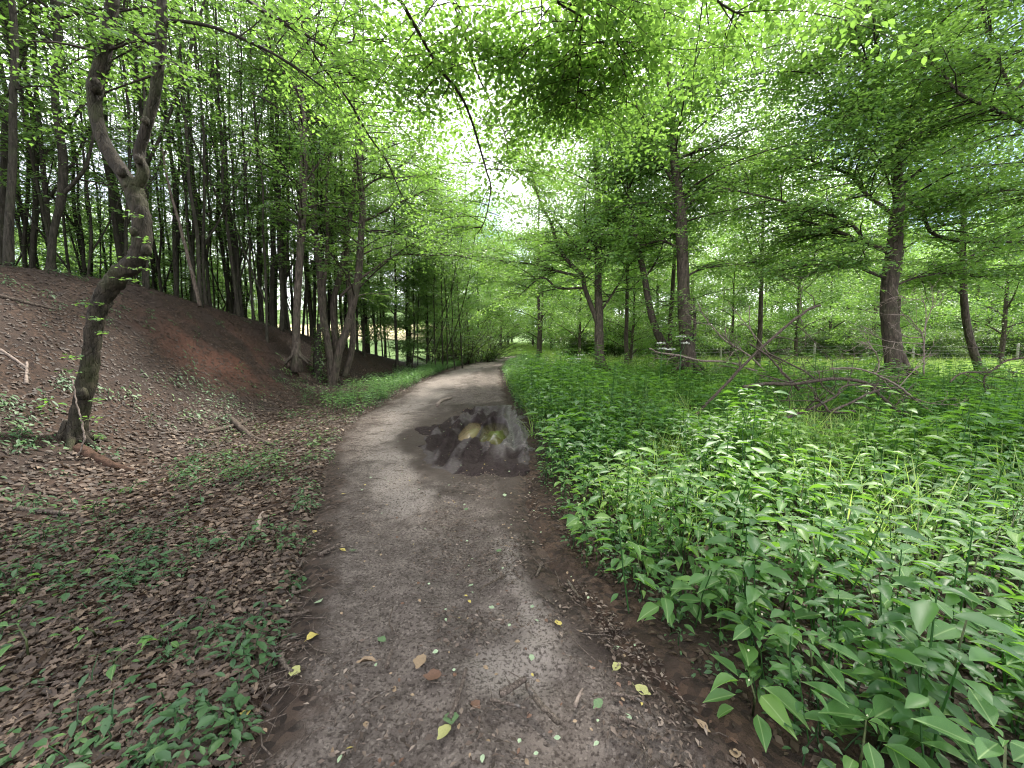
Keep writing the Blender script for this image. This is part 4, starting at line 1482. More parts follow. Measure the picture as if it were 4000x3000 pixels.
dead_branch('dead_branch', 'long dark dead branch slanting up out of the herbs, its tip high before the trees', 'fallen branch', 6.6,
            [(1500, 900, 7), (1565, 832, 7), (1620, 775, 7), (1690, 712, 7), (1742, 672, 7), (1772, 659, 6)],
            [[(1640, 758, 3), (1665, 770, 2.5), (1700, 790, 2)], [(1600, 797, 3), (1590, 760, 2), (1560, 720, 1.5)]], M['dead_wood'], rngD)
dead_branch('dead_branch', 'thick arching dead limb lying over the herbs below the largest trunk', 'fallen branch', 6.2,
            r8l([(-160, 1180), (0, 1160), (180, 1160), (420, 1130), (620, 1150), (720, 1230), (820, 1320), (900, 1385)], 9, 10),
            [r8l([(640, 1160), (740, 1190), (820, 1190), (880, 1240)], 6, 3), r8l([(180, 1165), (60, 1130), (-60, 1100)], 5, 2)], M['dead_wood'], rngD)
dead_branch('dead_branch', 'pale grey dead branch curving down to the right in front of the largest trunk', 'fallen branch', 6.1,
            r8l([(400, 1060), (560, 1060), (700, 1100), (850, 1180), (960, 1270), (1070, 1355)], 4, 8),
            [r8l([(700, 1100), (720, 1040), (700, 960), (640, 900)], 4, 2), r8l([(850, 1180), (920, 1100), (1000, 1020)], 3, 2)], M['pale_wood'], rngD)
dead_branch('dead_branch', 'crooked brown branch lying low in the herbs left of the arching dead limb', 'fallen branch', 5.9,
            r8l([(100, 1390), (180, 1360), (300, 1310), (440, 1240), (470, 1190), (560, 1165), (740, 1170)], 8, 4),
            [r8l([(440, 1240), (350, 1170), (330, 1080)], 5, 2)], M['dead_wood'], rngD)
dead_branch('dead_branch', 'thick dark branch with a bent elbow lying in the herbs under the arching dead limb', 'fallen branch', 5.8,
            r8l([(560, 1340), (400, 1340), (360, 1290), (300, 1250)], 9, 5),
            [r8l([(410, 1335), (520, 1290), (640, 1230), (740, 1190)], 8, 6)], M['dead_wood'], rngD)
dead_branch('dead_branch', 'pair of dark crossing branches at the left end of the fallen branch heap', 'fallen branch', 6.4,
            r8l([(-120, 900), (0, 980), (80, 1070), (150, 1140), (200, 1200)], 4, 7),
            [r8l([(0, 960), (160, 1040), (240, 1080), (310, 1135)], 4, 5)], M['dead_wood'], rngD)
dead_branch('dead_branch', 'mossy brown branch lying across the meadow edge at the right frame edge', 'fallen branch', 7.2,
            r8l([(1180, 1150), (1260, 1090), (1440, 1080), (1540, 1010), (1700, 985), (1800, 960)], 5, 8),
            [r8l([(1440, 1080), (1400, 1130), (1410, 1230)], 6, 4), r8l([(1480, 1060), (1560, 1080), (1659, 1095)], 4, 2), r8l([(1540, 1010), (1440, 960), (1350, 920)], 4, 2)], M['dead_wood'], rngD)
dead_branch('dead_branch', 'spray of bleached bare twigs standing in front of the largest trunk', 'fallen branch', 7.4,
            r8l([(1010, 1100), (1010, 980), (1000, 840), (960, 790), (900, 720), (780, 710)], 4, 2),
            [r8l([(1000, 840), (900, 740), (800, 600)], 3, 1.5), r8l([(1010, 960), (1020, 660), (930, 610), (800, 605)], 3, 1.5), r8l([(1000, 860), (880, 850), (780, 760)], 3, 1.5),
             r8l([(1005, 900), (760, 880), (630, 800)], 3, 1.5), r8l([(1010, 980), (800, 930), (580, 880)], 3, 1.5), r8l([(1000, 840), (1060, 680), (1120, 640)], 3, 1.5)], M['pale_wood'], rngD)
def r7(x, y):
    return (2000 + x * .6028) * .553, (800 + y * .6028) * .553


def r7l(pts, w0, w1):
    n = len(pts)
    return [(*r7(x, y), w0 + (w1 - w0) * i / (n - 1)) for i, (x, y) in enumerate(pts)]


dead_branch('dead_branch', 'thin bleached branch rising beside the stout trunk before the dark thicket', 'fallen branch', 10.0,
            r7l([(1640, 1080), (1540, 980), (1430, 910), (1370, 870), (1290, 780), (1230, 700), (1210, 640)], 5, 2),
            [r7l([(1430, 910), (1390, 860), (1380, 790)], 3, 1.5), r7l([(1660, 960), (1560, 830), (1480, 730), (1400, 630)], 3, 1.5), r7l([(1580, 880), (1540, 780), (1540, 650)], 3, 1.5), r7l([(1290, 780), (1200, 760), (1150, 740)], 2, 1)], M['pale_wood'], rngD)
dead_branch('dead_branch', 'low pale branch lying on the herbs at the foot of the leaning trunk', 'fallen branch', 10.5,
            r7l([(890, 930), (960, 960), (1080, 975), (1220, 1010), (1400, 1020), (1560, 1070), (1680, 1110)], 3, 7),
            [r7l([(1080, 975), (1000, 1000), (900, 990)], 2, 1)], M['pale_wood'], rngD)
# leaning bare pole on the left bank, log and sticks below the curved tree
dead_branch('leaning_pole', 'bare brown pole leaning left against the trees on the left bank', 'dead pole', 9.0,
            [(432, 662, 9), (420, 610, 9), (400, 530, 8), (378, 450, 7), (362, 390, 6), (350, 320, 5)], [], M['dead_wood'], rngD)
dead_branch('thin_stick', 'thin pale stick propped in front of the foot of the curved tree', 'stick', 4.6,
            [(120, 1075, 4), (150, 1010, 4), (180, 960, 5), (178, 920, 5), (165, 870, 4), (157, 820, 3)], [], M['pale_wood'], rngD)

# ------------------------------------------------------------------ herb plants
def herb_parts(rng, Ht, nl, ll, spread=1.0):
    """positions, directions, normals and lengths for one balsam-like plant at the origin"""
    O, D, Nn, L, W = [], [], [], [], []
    top = np.array([rng.normal(0, .05), rng.normal(0, .05), Ht])
    az = rng.uniform(0, 6.28)
    for i in range(nl):
        f = i / max(nl - 1, 1)
        hh = .30 + .70 * min(1, f * 1.25)
        az += 2.4 + rng.normal(0, .25)
        inner = f > .8
        l_ = ll * (rng.uniform(.75, 1.15) * (.55 + .6 * min(1, f * 1.6)) if not inner else rng.uniform(.3, .55))
        pet = (.035 + .03 * (1 - f)) * spread if not inner else .008
        el = -.10 + .45 * f + rng.normal(0, .12)
        d = np.array([math.cos(az) * math.cos(el), math.sin(az) * math.cos(el), math.sin(el)])
        o_ = top * hh * np.array([hh, hh, 1]) + d * pet
        O.append(o_); D.append(d + np.array([0, 0, -.12]))
        Nn.append(UP + rng.normal(0, .16, 3))
        L.append(l_); W.append(l_ * rng.uniform(.42, .52))
    return top, np.array(O), np.array(D), np.array(Nn), np.array(L), np.array(W)


def herb_arrays(seed, Ht, nl, ll, tpl, tint, flowers=False):
    rng = np.random.default_rng(seed)
    top, O, D, Nn, L, W = herb_parts(rng, Ht, nl, ll)
    lv = Leaves(tpl)
    lv.add(O, D, Nn, L, W, np.clip(tint + rng.normal(0, .15, nl), 0, 1))
    V, F, T, A = lv.arrays()
    tb = Tubes()
    tb.add([(0, 0, -.05), tuple(top * .5 + np.array([.01, .01, 0])), tuple(top)], [.0045, .004, .0025], 3, cap=False)
    V2, F2 = tb.arrays()
    return np.vstack([V, V2]), np.vstack([F, F2 + len(V)]), np.concatenate([T, np.full(len(V2), .0)]), np.concatenate([A, np.full(len(V2), .3)])


def scatter(name, protos, xy, mat, rng, s0, s1, zoff=0.0, kind='stuff', slope=False, tvar=.12, patchy=False):
    """one mesh of many small plants set on the ground"""
    Vs, Fs, Ts, As = [], [], [], []
    n0 = 0
    if patchy:
        xy = xy[fbm(xy[:, 0], xy[:, 1], .55, 2, 271) + rng.normal(0, .10, len(xy)) > .36]
    which = rng.integers(0, len(protos), len(xy))
    if patchy:
        pn = np.clip((fbm(xy[:, 0], xy[:, 1], 1.3, 2, 261) - .25) / .5, 0, .999)
        which = np.where(rng.uniform(0, 1, len(xy)) < .6, (pn * len(protos)).astype(int), which)
    Z = hgt(xy[:, 0], xy[:, 1]) + zoff
    for k, (V, F, T, A) in enumerate(protos):
        q = np.nonzero(which == k)[0]
        if not len(q):
            continue
        a = rng.uniform(0, 6.28, len(q))
        s = rng.uniform(s0, s1, len(q))
        if patchy:
            s = s * (.50 + 1.05 * fbm(xy[q, 0], xy[q, 1], 1.0, 3, 281))
            s = s * (1 - .45 * np.exp(-(((xy[q, 0] - 4.9) / 2.2) ** 2 + ((xy[q, 1] - 6.2) / 1.2) ** 2) ** 2))
        c, sn = np.cos(a), np.sin(a)
        tx, ty = rng.normal(0, .08, len(q)), rng.normal(0, .08, len(q))
        X = V[None, :, 0] * c[:, None] - V[None, :, 1] * sn[:, None]
        Y = V[None, :, 0] * sn[:, None] + V[None, :, 1] * c[:, None]
        Zz = np.broadcast_to(V[None, :, 2], X.shape)
        X, Y = X + tx[:, None] * Zz, Y + ty[:, None] * Zz
        if slope:
            e = .15
            gx = (hgt(xy[q, 0] + e, xy[q, 1]) - hgt(xy[q, 0] - e, xy[q, 1])) / (2 * e)
            gy = (hgt(xy[q, 0], xy[q, 1] + e) - hgt(xy[q, 0], xy[q, 1] - e)) / (2 * e)
            Zz = Zz + gx[:, None] * X + gy[:, None] * Y
        P = np.stack([X * s[:, None] + xy[q, 0][:, None], Y * s[:, None] + xy[q, 1][:, None], Zz * s[:, None] + Z[q][:, None]], -1)
        Vs.append(P.reshape(-1, 3))
        Fs.append((F[None] + (n0 + np.arange(len(q)) * len(V))[:, None, None]).reshape(-1, 3))
        n0 += len(q) * len(V)
        patch = .9 * (fbm(xy[q, 0], xy[q, 1], 1.6, 3, 251) - .5)
        Ts.append(np.clip(T[None] + (rng.normal(0, tvar, len(q)) + patch)[:, None], 0, 1).ravel())
        As.append(np.tile(A, len(q)))
    me = mesh(name, np.vstack(Vs), np.vstack(Fs), mat, None, {'tint': np.concatenate(Ts), 'across': np.concatenate(As)})
    return obj(name, me, kind=kind)


rngH = np.random.default_rng(44)


def bed_points(n, y0, y1, xmax_f, rng, thin=.0):
    y = y0 + (y1 - y0) * rng.uniform(0, 1, n) ** .8
    lo = np.interp(y, PY, PR) + .12
    hi = 1.42 * y + 1.6
    x = lo + (np.minimum(hi, xmax_f) - lo) * rng.uniform(0, 1, n)
    return np.stack([x, y], -1)


HERB_A = [herb_arrays(500 + i, rng_h, nl, ll, T_BAL, .48) for i, (rng_h, nl, ll) in enumerate([(.42, 14, .105), (.5, 16, .11), (.34, 12, .095), (.56, 17, .115), (.28, 11, .085), (.46, 15, .12)])]
HERB_B = [herb_arrays(520 + i, rng_h, nl, ll, T_OV, tn) for i, (rng_h, nl, ll, tn) in enumerate([(.55, 14, .12, .5), (.7, 16, .115, .62), (.42, 12, .11, .35), (.85, 18, .10, .5), (.6, 20, .085, .7), (.5, 9, .17, .3)])]
HERB_C = [herb_arrays(530 + i, rng_h, nl, ll, T_BAL, tn) for i, (rng_h, nl, ll, tn) in enumerate([(.62, 22, .075, .65), (.75, 24, .08, .5), (.35, 7, .16, .28), (.5, 18, .07, .8)])]
LOW = [herb_arrays(540 + i, rng_h, nl, ll, T_OV, .38) for i, (rng_h, nl, ll) in enumerate([(.10, 8, .055), (.15, 9, .06), (.07, 7, .05), (.20, 10, .07)])]

# individual plants near the viewer
LEAFM = []
for i in range(5):
    v, f, a = template([(.04, .05), (.14, .22), (.28, .42), (.44, .5), (.60, .45), (.76, .28), (.90, .10)], .20 + .06 * i, .10 + .09 * i)
    v = v.copy()
    v[:, 1] *= [.44, .50, .40, .47, .54][i]
    LEAFM.append(mesh('leaf', v, f, M['leaf_near'], None, {'tint': np.full(len(v), [.35, .5, .42, .62, .85][i]), 'across': a}))
STEMM = mesh('stem', *(lambda tb: (tb.add([(0, 0, -.08), (.015, .01, .5), (0, 0, 1)], [.0055, .0045, .003], 6), tb.arrays())[1])(Tubes()), M['herb_stem'], smooth=True)
FLOWER = mesh('flower', np.array([(0, 0, 0), (.5, .2, .35), (.4, -.3, .5), (-.1, .4, .5), (.1, 0, 1.0)], float), np.array([(0, 1, 4), (0, 4, 3), (0, 2, 4), (1, 2, 4)]),
              plain_material('pale_petal', (.62, .62, .38), (.75, .75, .55), 20, .6, .3, 0))


def near_plant(x, y, Ht, nl, ll, label, group, rng, flowers=2):
    r = thing('balsam_plant', label, 'plant', (x, y, h1(x, y)), rng.uniform(0, 6.28), group)
    top, O, D, Nn, L, W = herb_parts(rng, Ht, nl, ll, 1.2)
    st = obj('stem', STEMM, r)
    zc = Vector(top)
    st.matrix_local = Matrix.Translation((0, 0, 0)) @ zc.to_track_quat('Z', 'X').to_matrix().to_4x4() @ Matrix.Diagonal((1, 1, zc.length, 1))
    for o_, d_, n_, l_ in zip(O, unit(D), Nn, L):
        s_ = unit(np.cross(n_, d_))
        nn = np.cross(d_, s_)
        lf = obj('leaf', LEAFM[int(rng.choice(5, p=[.3, .25, .25, .14, .06]))], r)
        m = Matrix(((d_[0], s_[0], nn[0], o_[0]), (d_[1], s_[1], nn[1], o_[1]), (d_[2], s_[2], nn[2], o_[2]), (0, 0, 0, 1)))
        lf.matrix_local = m @ Matrix.Diagonal((l_, l_, l_, 1))
    for q in range(flowers):
        fo = obj('flower', FLOWER, r)
        fo.matrix_local = Matrix.Translation(top + rng.normal(0, .03, 3) + np.array([0, 0, .03])) @ Matrix.Diagonal((.012, .012, .012, 1))
    return r


# plants one can point to, on the bed's edge: (u, v of the top, distance, height, label)
edge_specs = [
    (1625, 1520, 1.65, .30, 'broad leaved rosette of large leaves lowest on the bed edge beside the bare soil'),
    (1475, 1330, 2.35, .34, 'leafy plant leaning over the path edge above the lowest rosette'),
    (1880, 1340, 1.95, .40, 'large star shaped plant in the lower right of the bed'),
    (1745, 1400, 1.9, .36, 'plant with long pointed leaves between the lowest rosette and the star shaped plant'),
    (1355, 1130, 3.2, .36, 'plant at the path edge with pale leaves spread flat over the bare soil'),
    (2090, 1330, 2.0, .46, 'tall plant with long overlapping leaves at the lower right edge'),
    (1390, 1220, 2.75, .34, 'low plant on the bed edge beside the dark soil strip'),
    (2020, 1560, 1.5, .30, 'lowest plant at the lower right with pale upturned leaves'),
    (1905, 1570, 1.5, .26, 'small plant right of the lowest rosette near the picture bottom'),
    (1600, 1290, 2.3, .40, 'upright plant with crowded top leaves behind the leaning plant'),
]
for (u, v, d, Ht, lab) in edge_specs:
    p = at(u, v, d)
    near_plant(p[0], p[1], max(.16, p[2] - h1(p[0], p[1])) if p[2] - h1(p[0], p[1]) < .6 else Ht, 16, .15, lab, None, rngH)
taken = [at(u, v, d)[:2] for (u, v, d, *_r) in edge_specs]
k = 0
tr_ = 0
while k < 150 and tr_ < 6000:
    tr_ += 1
    y = rngH.uniform(1.05, 4.4)
    lo = np.interp(y, PY, PR) + .22
    x = rngH.uniform(lo, 1.40 * y + .7)
    if x < .9 and y < 1.5:
        continue
    if min((x - a[0]) ** 2 + (y - a[1]) ** 2 for a in taken) < .19 ** 2:
        continue
    taken.append((x, y))
    e = min(1, (x - lo) / .7)
    near_plant(x, y, (.20 + .26 * e) * rngH.uniform(.8, 1.2), int(rngH.integers(12, 19)), rngH.uniform(.10, .145),
               'green balsam plant among its like in the near part of the herb bed', 'balsam plants in the near herb bed', rngH, int(rngH.integers(0, 3)))
    k += 1

xyA = bed_points(3000, 1.2, 6.5, 9.5, rngH)
keep = []
for x, y in xyA:
    lo = np.interp(y, PY, PR)
    if (x < .95 and y < 1.45) or (y < 4.3 and rngH.uniform() > .42):
        keep.append(False)
    else:
        keep.append(rngH.uniform() < .25 + .75 * min(1, (x - lo) / .45))
xyA = xyA[np.array(keep)]
scatter('herb_bed', HERB_A + HERB_A[:2] + HERB_C, xyA, M['leaf_herb'], rngH, .65, 1.35, patchy=True)
xyB = bed_points(8200, 6.0, 15.5, 19.0, rngH)
xyB = xyB[(xyB[:, 1] < 12.8 - .12 * xyB[:, 0] + 2.6 * (xyB[:, 0] < 7)) | (rngH.uniform(0, 1, len(xyB)) < .06)]
scatter('herb_bed', HERB_B + HERB_C, xyB, M['leaf_herb'], rngH, .7, 1.4, patchy=True)
xyG = np.vstack([bed_points(200, 2.6, 6.5, 9.0, rngH) + np.array([.6, 0]), bed_points(700, 6, 14.5, 19.0, rngH)])
# low plants under and around the herbs, and along the bed edge
xyC = bed_points(1500, 1.1, 6, 8.5, rngH)
xyC = xyC[~((xyC[:, 0] < .9) & (xyC[:, 1] < 1.3))]
scatter('ground_cover', LOW, xyC, M['leaf_ground'], rngH, .6, 1.1)

# nettles along both verges of the track
yv = 8.0 + 24 * rngH.uniform(0, 1, 2600) ** .8
lx = np.interp(yv, PY, PL) - np.abs(rngH.normal(0, .8, len(yv))) * np.interp(yv, [7, 11, 30], [.9, 1.0, 1.0]) + .05
kn = rngH.uniform(0, 1, len(yv)) < sstep(7.5, 11.5, yv) * .75 + .25 * (vnoise(lx, yv, .6, 8) > .45)
yv, lx = yv[kn], lx[kn]
ryv = rngH.uniform(8.5, 32, 1800)
rx = np.interp(ryv, PY, PR) + np.abs(rngH.normal(0, 1.2, len(ryv))) + .05
NET = [herb_arrays(560 + i, a, 12, .09, T2, .5) for i, a in enumerate([.22, .3, .36])]
scatter('nettles', NET, np.vstack([np.stack([lx, yv], -1), np.stack([rx, ryv], -1)]), M['leaf_nettle'], rngH, .7, 1.15)

# left side ground cover: patches of ivy, seedlings and low herbs among the dead leaves
FLATP = [herb_arrays(580 + i, a, nl, ll, T_OV, .42) for i, (a, nl, ll) in enumerate([(.035, 4, .05), (.06, 5, .065), (.09, 6, .075), (.05, 5, .045), (.14, 7, .08)])]
n = 16000
y = 1.1 + 14 * rngH.uniform(0, 1, n) ** 1.25
x = np.interp(y, PY, PL) + .10 - rngH.uniform(0, 1, n) ** 1.1 * np.minimum(9.5, .9 + 1.25 * y)
m_ = .55 * fbm(x, y, 1.0, 3, 201) + .45 * fbm(x, y, .28, 2, 211)
up_ = np.clip(hgt(x, y) - base(y), 0, 3)
pr_ = np.clip(.16 + 3.4 * (m_ - .46) - .28 * np.minimum(up_, 1.2), .02, .9) * (1 - .4 * sstep(6, 9, y))
kp = (rngH.uniform(0, 1, n) < pr_) & (x > -1.36 * y - .6)
scatter('ground_cover', FLATP, np.stack([x, y], -1)[kp], M['leaf_ground'], rngH, .42, 1.0, slope=True)

# distinct seedlings on the left
SEED = herb_parts
for (u, v, ht, nl, ll, lab) in [(245, 1440, .10, 5, 0.072, 'bright green three leaved seedling on the dead leaves at the lower left'), (350, 1395, .10, 6, 0.065, 'seedling with fresh green leaves near the left path edge'),
                                (210, 1375, .10, 8, 0.061, 'dark green bramble sprig among dead leaves at the lower left'), (60, 1420, .16, 8, 0.072, 'leafy seedling near the left frame edge'),
                                (470, 1040, .12, 6, 0.058, 'small pale seedling in the leaf litter below the bank'), (40, 1290, .14, 9, 0.079, 'broad leaved seedling clump at the left frame edge'),
                                (175, 1245, .16, 9, 0.079, 'wide leaved seedling in the green patch left of the path'), (120, 900, .25, 9, .11, 'leafy shoot left of the foot of the curved tree')]:
    p = gp(u, v)
    r_ = near_plant(p[0], p[1], ht, nl, ll, lab, None, rngH, 0)
    r_.name = 'seedling'

# meadow grass: clearing on the right and the rise at the end of the track
T_BL = template([(.12, .42), (.35, .5), (.62, .40), (.84, .20)], 0, .30)


def tuft(seed, nbl, hh, tint):
    rng = np.random.default_rng(seed)
    lv = Leaves(T_BL)
    az = rng.uniform(0, 6.28, nbl)
    el = rng.uniform(.9, 1.45, nbl)
    d = np.stack([np.cos(az) * np.cos(el), np.sin(az) * np.cos(el), np.sin(el)], -1)
    o = np.stack([rng.normal(0, .06, nbl), rng.normal(0, .06, nbl), np.full(nbl, -.02)], -1)
    lv.add(o, d, np.stack([-np.cos(az) * np.sin(el), -np.sin(az) * np.sin(el), np.cos(el)], -1), hh * rng.uniform(.6, 1.1, nbl), rng.uniform(.005, .011, nbl), np.clip(tint + rng.normal(0, .2, nbl), 0, 1))
    return lv.arrays()


TUFT = [tuft(600 + i, 16, a, .55) for i, a in enumerate([.45, .6, .35])]
yg = rngH.uniform(9.5, 26, 9000)
xg = rngH.uniform(2.5, 30, 9000)
ok = (xg < 1.45 * yg) & (yg < 25.5 - .12 * xg) & (yg > 12.0 - .12 * xg + 2.6 * (xg < 7))
yc = rngH.uniform(30, 60, 3500)
xc = rngH.uniform(-7, 7, 3500)
okc = ~((xc > np.interp(yc, PY, PL) - .1) & (xc < np.interp(yc, PY, PR) + .1) & (yc < 36))
scatter('grass', TUFT, np.vstack([np.stack([xg, yg], -1)[ok], np.stack([xc, yc], -1)[okc]]), M['grass'], rngH, .8, 1.5)

scatter('grass', TUFT, xyG, M['grass'], rngH, .8, 1.5)

# hogweed with white flower heads
def hogweed(x, y, Ht, heads, label):
    r = thing('hogweed', label, 'plant', (x, y, h1(x, y)), rngH.uniform(0, 6))
    wm = FLOWER.materials[0] if False else M['petal']
    tb = Tubes()
    tops = []
    tb.add([(0, 0, -.05), (.02, 0, Ht * .5), (0, .02, Ht * .8)], [.014, .012, .010], 6)
    for j in range(heads):
        a = 2.4 * j
        e = np.array([math.cos(a) * .22 * (j > 0), math.sin(a) * .22 * (j > 0), Ht * (1.0 - .09 * j)])
        tb.add([(0, .02, Ht * .78), tuple(e * np.array([.6, .6, .92])), tuple(e)], [.007, .006, .004], 5)
        tops.append(e)
    obj('stem', tb.mesh('stem', M['leaf_herb']), r)
    for e in tops:
        lv = Leaves(T2)
        n_ = 90
        a = rngH.uniform(0, 6.28, n_)
        rr = .11 * np.sqrt(rngH.uniform(0, 1, n_))
        o = e + np.stack([np.cos(a) * rr, np.sin(a) * rr, .025 - 2.0 * rr ** 2 + rngH.normal(0, .005, n_)], -1)
        lv.add(o, rngH.normal(0, 1, (n_, 3)) * np.array([1, 1, .2]), UP + rngH.normal(0, .2, (n_, 3)), .035, .03, .5)
        V, F, T, A = lv.arrays()
        obj('flower_head', mesh('flower_head', V, F, wm, None, {'tint': T, 'across': A}), r)


M['petal'] = plain_material('white_petal', (.68, .68, .62), (.82, .82, .78), 20, .6, .3, 0)
for (u, v, d, hd, lab) in [(1470, 728, 9.5, 3, 'white umbel plant in front of the stout straight trunk'), (1428, 742, 9.8, 2, 'white umbel plant in front of the leaning trunk'), (1255, 768, 11, 2, 'white umbel plant left of the twin stemmed tree foot'), (1232, 776, 11, 1, 'small white umbel beside the hollow left of the twin stemmed tree')]:
    p = at(u, v, d)
    hogweed(p[0], p[1], p[2] - h1(p[0], p[1]), hd, lab)

# ------------------------------------------------------------------ dead leaves, chips and sticks
def flat_litter(name, n, xy, size, mat, rng, tint, tsp, zf, tpl=T2, wid=(.4, .65), lift=.006):
    lv = Leaves(tpl)
    z = zf(xy[:, 0], xy[:, 1]) + lift * rng.uniform(.3, 2.2, len(xy))
    e = .1
    gx = (zf(xy[:, 0] + e, xy[:, 1]) - zf(xy[:, 0] - e, xy[:, 1])) / (2 * e)
    gy = (zf(xy[:, 0], xy[:, 1] + e) - zf(xy[:, 0], xy[:, 1] - e)) / (2 * e)
    a = rng.uniform(0, 6.28, len(xy))
    nn = np.stack([-gx, -gy, np.ones(len(xy))], -1) + rng.normal(0, .32, (len(xy), 3))
    d = np.stack([np.cos(a), np.sin(a), gx * np.cos(a) + gy * np.sin(a)], -1)
    L = rng.uniform(*size, len(xy))
    lv.add(np.stack([xy[:, 0], xy[:, 1], z], -1), d, nn, L, L * rng.uniform(*wid, len(xy)), np.clip(tint + rng.normal(0, tsp, len(xy)), 0, 1))
    V, F, T, A = lv.arrays()
    return obj(name, mesh(name, V, F, mat, None, {'tint': T, 'across': A}), kind='stuff')


def smooth_h(x, y):
    return hgt(x, y)


def pz(x, y):
    return base(y) + .002 + 0 * np.asarray(x)


LEAFC = {'yellow': ((.27, .22, .055), (.40, .33, .10)), 'green': ((.05, .09, .04), (.10, .16, .07)), 'tan': ((.15, .105, .065), (.25, .18, .115)), 'brown': ((.065, .036, .024), (.13, .070, .045)), 'pale': ((.16, .22, .13), (.27, .33, .21)), 'olive': ((.19, .20, .07), (.28, .27, .11))}
LM = {c: plain_material(c + '_fallen_leaf', a, b, 30, .6, .3, .5, .004) for c, (a, b) in LEAFC.items()}


n = 52000
y = 1.0 + 17 * rngH.uniform(0, 1, n) ** 1.7
lo = np.interp(y, PY, PL)
x = lo + .55 - np.abs(rngH.normal(0, 1, n)) ** .9 * np.minimum(4.5, .5 + .75 * y)
kp = (x > -1.4 * y - .8) & (rngH.uniform(0, 1, n) < .12 + sstep(.35, -.25, x - lo))
xy_ = np.stack([x, y], -1)[kp]
nr = xy_[:, 1] < 3.4
T_OAK = template([(.08, .10), (.22, .34), (.32, .24), (.46, .46), (.58, .30), (.74, .34), (.88, .14)], .35, .18)
flat_litter('leaf_litter', 0, np.vstack([xy_[nr]] * 2) + rngH.normal(0, .04, (2 * int(nr.sum()), 2)), (.020, .072), M['litter'], rngH, .38, .28, smooth_h, T_OAK, (.45, .8), .012)
up_ = hgt(xy_[:, 0], xy_[:, 1]) - base(xy_[:, 1]) > .35
flat_litter('leaf_litter', 0, xy_[~nr & ~up_], (.03, .09), M['litter'], rngH, .38, .26, smooth_h, T2, (.4, .8), .012)
flat_litter('leaf_litter', 0, xy_[~nr & up_], (.025, .075), M['litter'], rngH, .15, .20, smooth_h, T2, (.35, .7), .012)
# debris on the track
n = 44000
y = 1.15 + 12 * rngH.uniform(0, 1, n) ** 1.6
l_, r_ = np.interp(y, PY, PL), np.interp(y, PY, PR)
f_ = rngH.uniform(0, 1, n)
x = l_ + .03 + (r_ - l_ - .0) * f_
kp = rngH.uniform(0, 1, n) < (.12 + .88 * np.maximum(np.exp(-(f_ / .20) ** 2), sstep(.40, .62, f_))) * sstep(.38, .66, fbm(x, y, .30, 3, 231))
kp &= mudmask(x, y) < .05
flat_litter('path_debris', n, np.stack([x, y], -1)[kp], (.008, .042), M['chips'], rngH, .34, .32, pz, wid=(.2, .6), lift=.004)
def twig_litter(n):
    tb = Tubes()
    y = 1.1 + 9 * rngH.uniform(0, 1, n) ** 1.6
    f = rngH.uniform(-.5, 1.0, n)
    f = np.where(rngH.uniform(0, 1, n) < .5, np.abs(f) * .25, f)
    l_, r_ = np.interp(y, PY, PL), np.interp(y, PY, PR)
    x = l_ + (r_ - l_) * f + .05
    ins = (f > 0)
    z = np.where(ins, base(y) + .004, hgt(x, y) + .02)
    for i in range(n):
        if mudmask(np.array([x[i]]), np.array([y[i]]))[0] > .05:
            continue
        a, L, r0 = rngH.uniform(0, 6.28), rngH.uniform(.04, .20), rngH.uniform(.0015, .0042)
        d = np.array([math.cos(a), math.sin(a), rngH.normal(0, .06)])
        b = np.array([-d[1], d[0], 0]) * rngH.normal(0, .12)
        p = np.array([x[i], y[i], z[i] + r0])
        tb.add([p, p + d * L * .5 + b * L, p + d * L], [r0, r0 * .9, r0 * .6], 4)
    obj('twig_litter', tb.mesh('twig_litter', M['stick']), kind='stuff')


twig_litter(800)
n = 420
y = 1.3 + 8 * rngH.uniform(0, 1, n) ** 1.2
l_, r_ = np.interp(y, PY, PL), np.interp(y, PY, PR)
f_ = np.clip(rngH.normal(.62, .26, n), .03, .98)
x = l_ + (r_ - l_) * f_
for c_, q in (('pale', slice(0, 110)), ('yellow', slice(110, 150)), ('tan', slice(150, 290)), ('brown', slice(290, 420))):
    zf = lambda a, b: np.where(mudmask(a, b) > .1, mud_z(a, b) + .012, pz(a, b))
    o_ = flat_litter('fallen_leaves', 0, np.stack([x, y], -1)[q], (.014, .034), LM[c_], rngH, .5, .2, zf, T_OV, (.5, .75), .006)
# debris and dead leaves on the bare soil under the bed
xyE = bed_points(9000, 1.1, 6, 8, rngH)
flat_litter('leaf_litter', 0, xyE, (.02, .06), M['litter'], rngH, .3, .2, smooth_h)

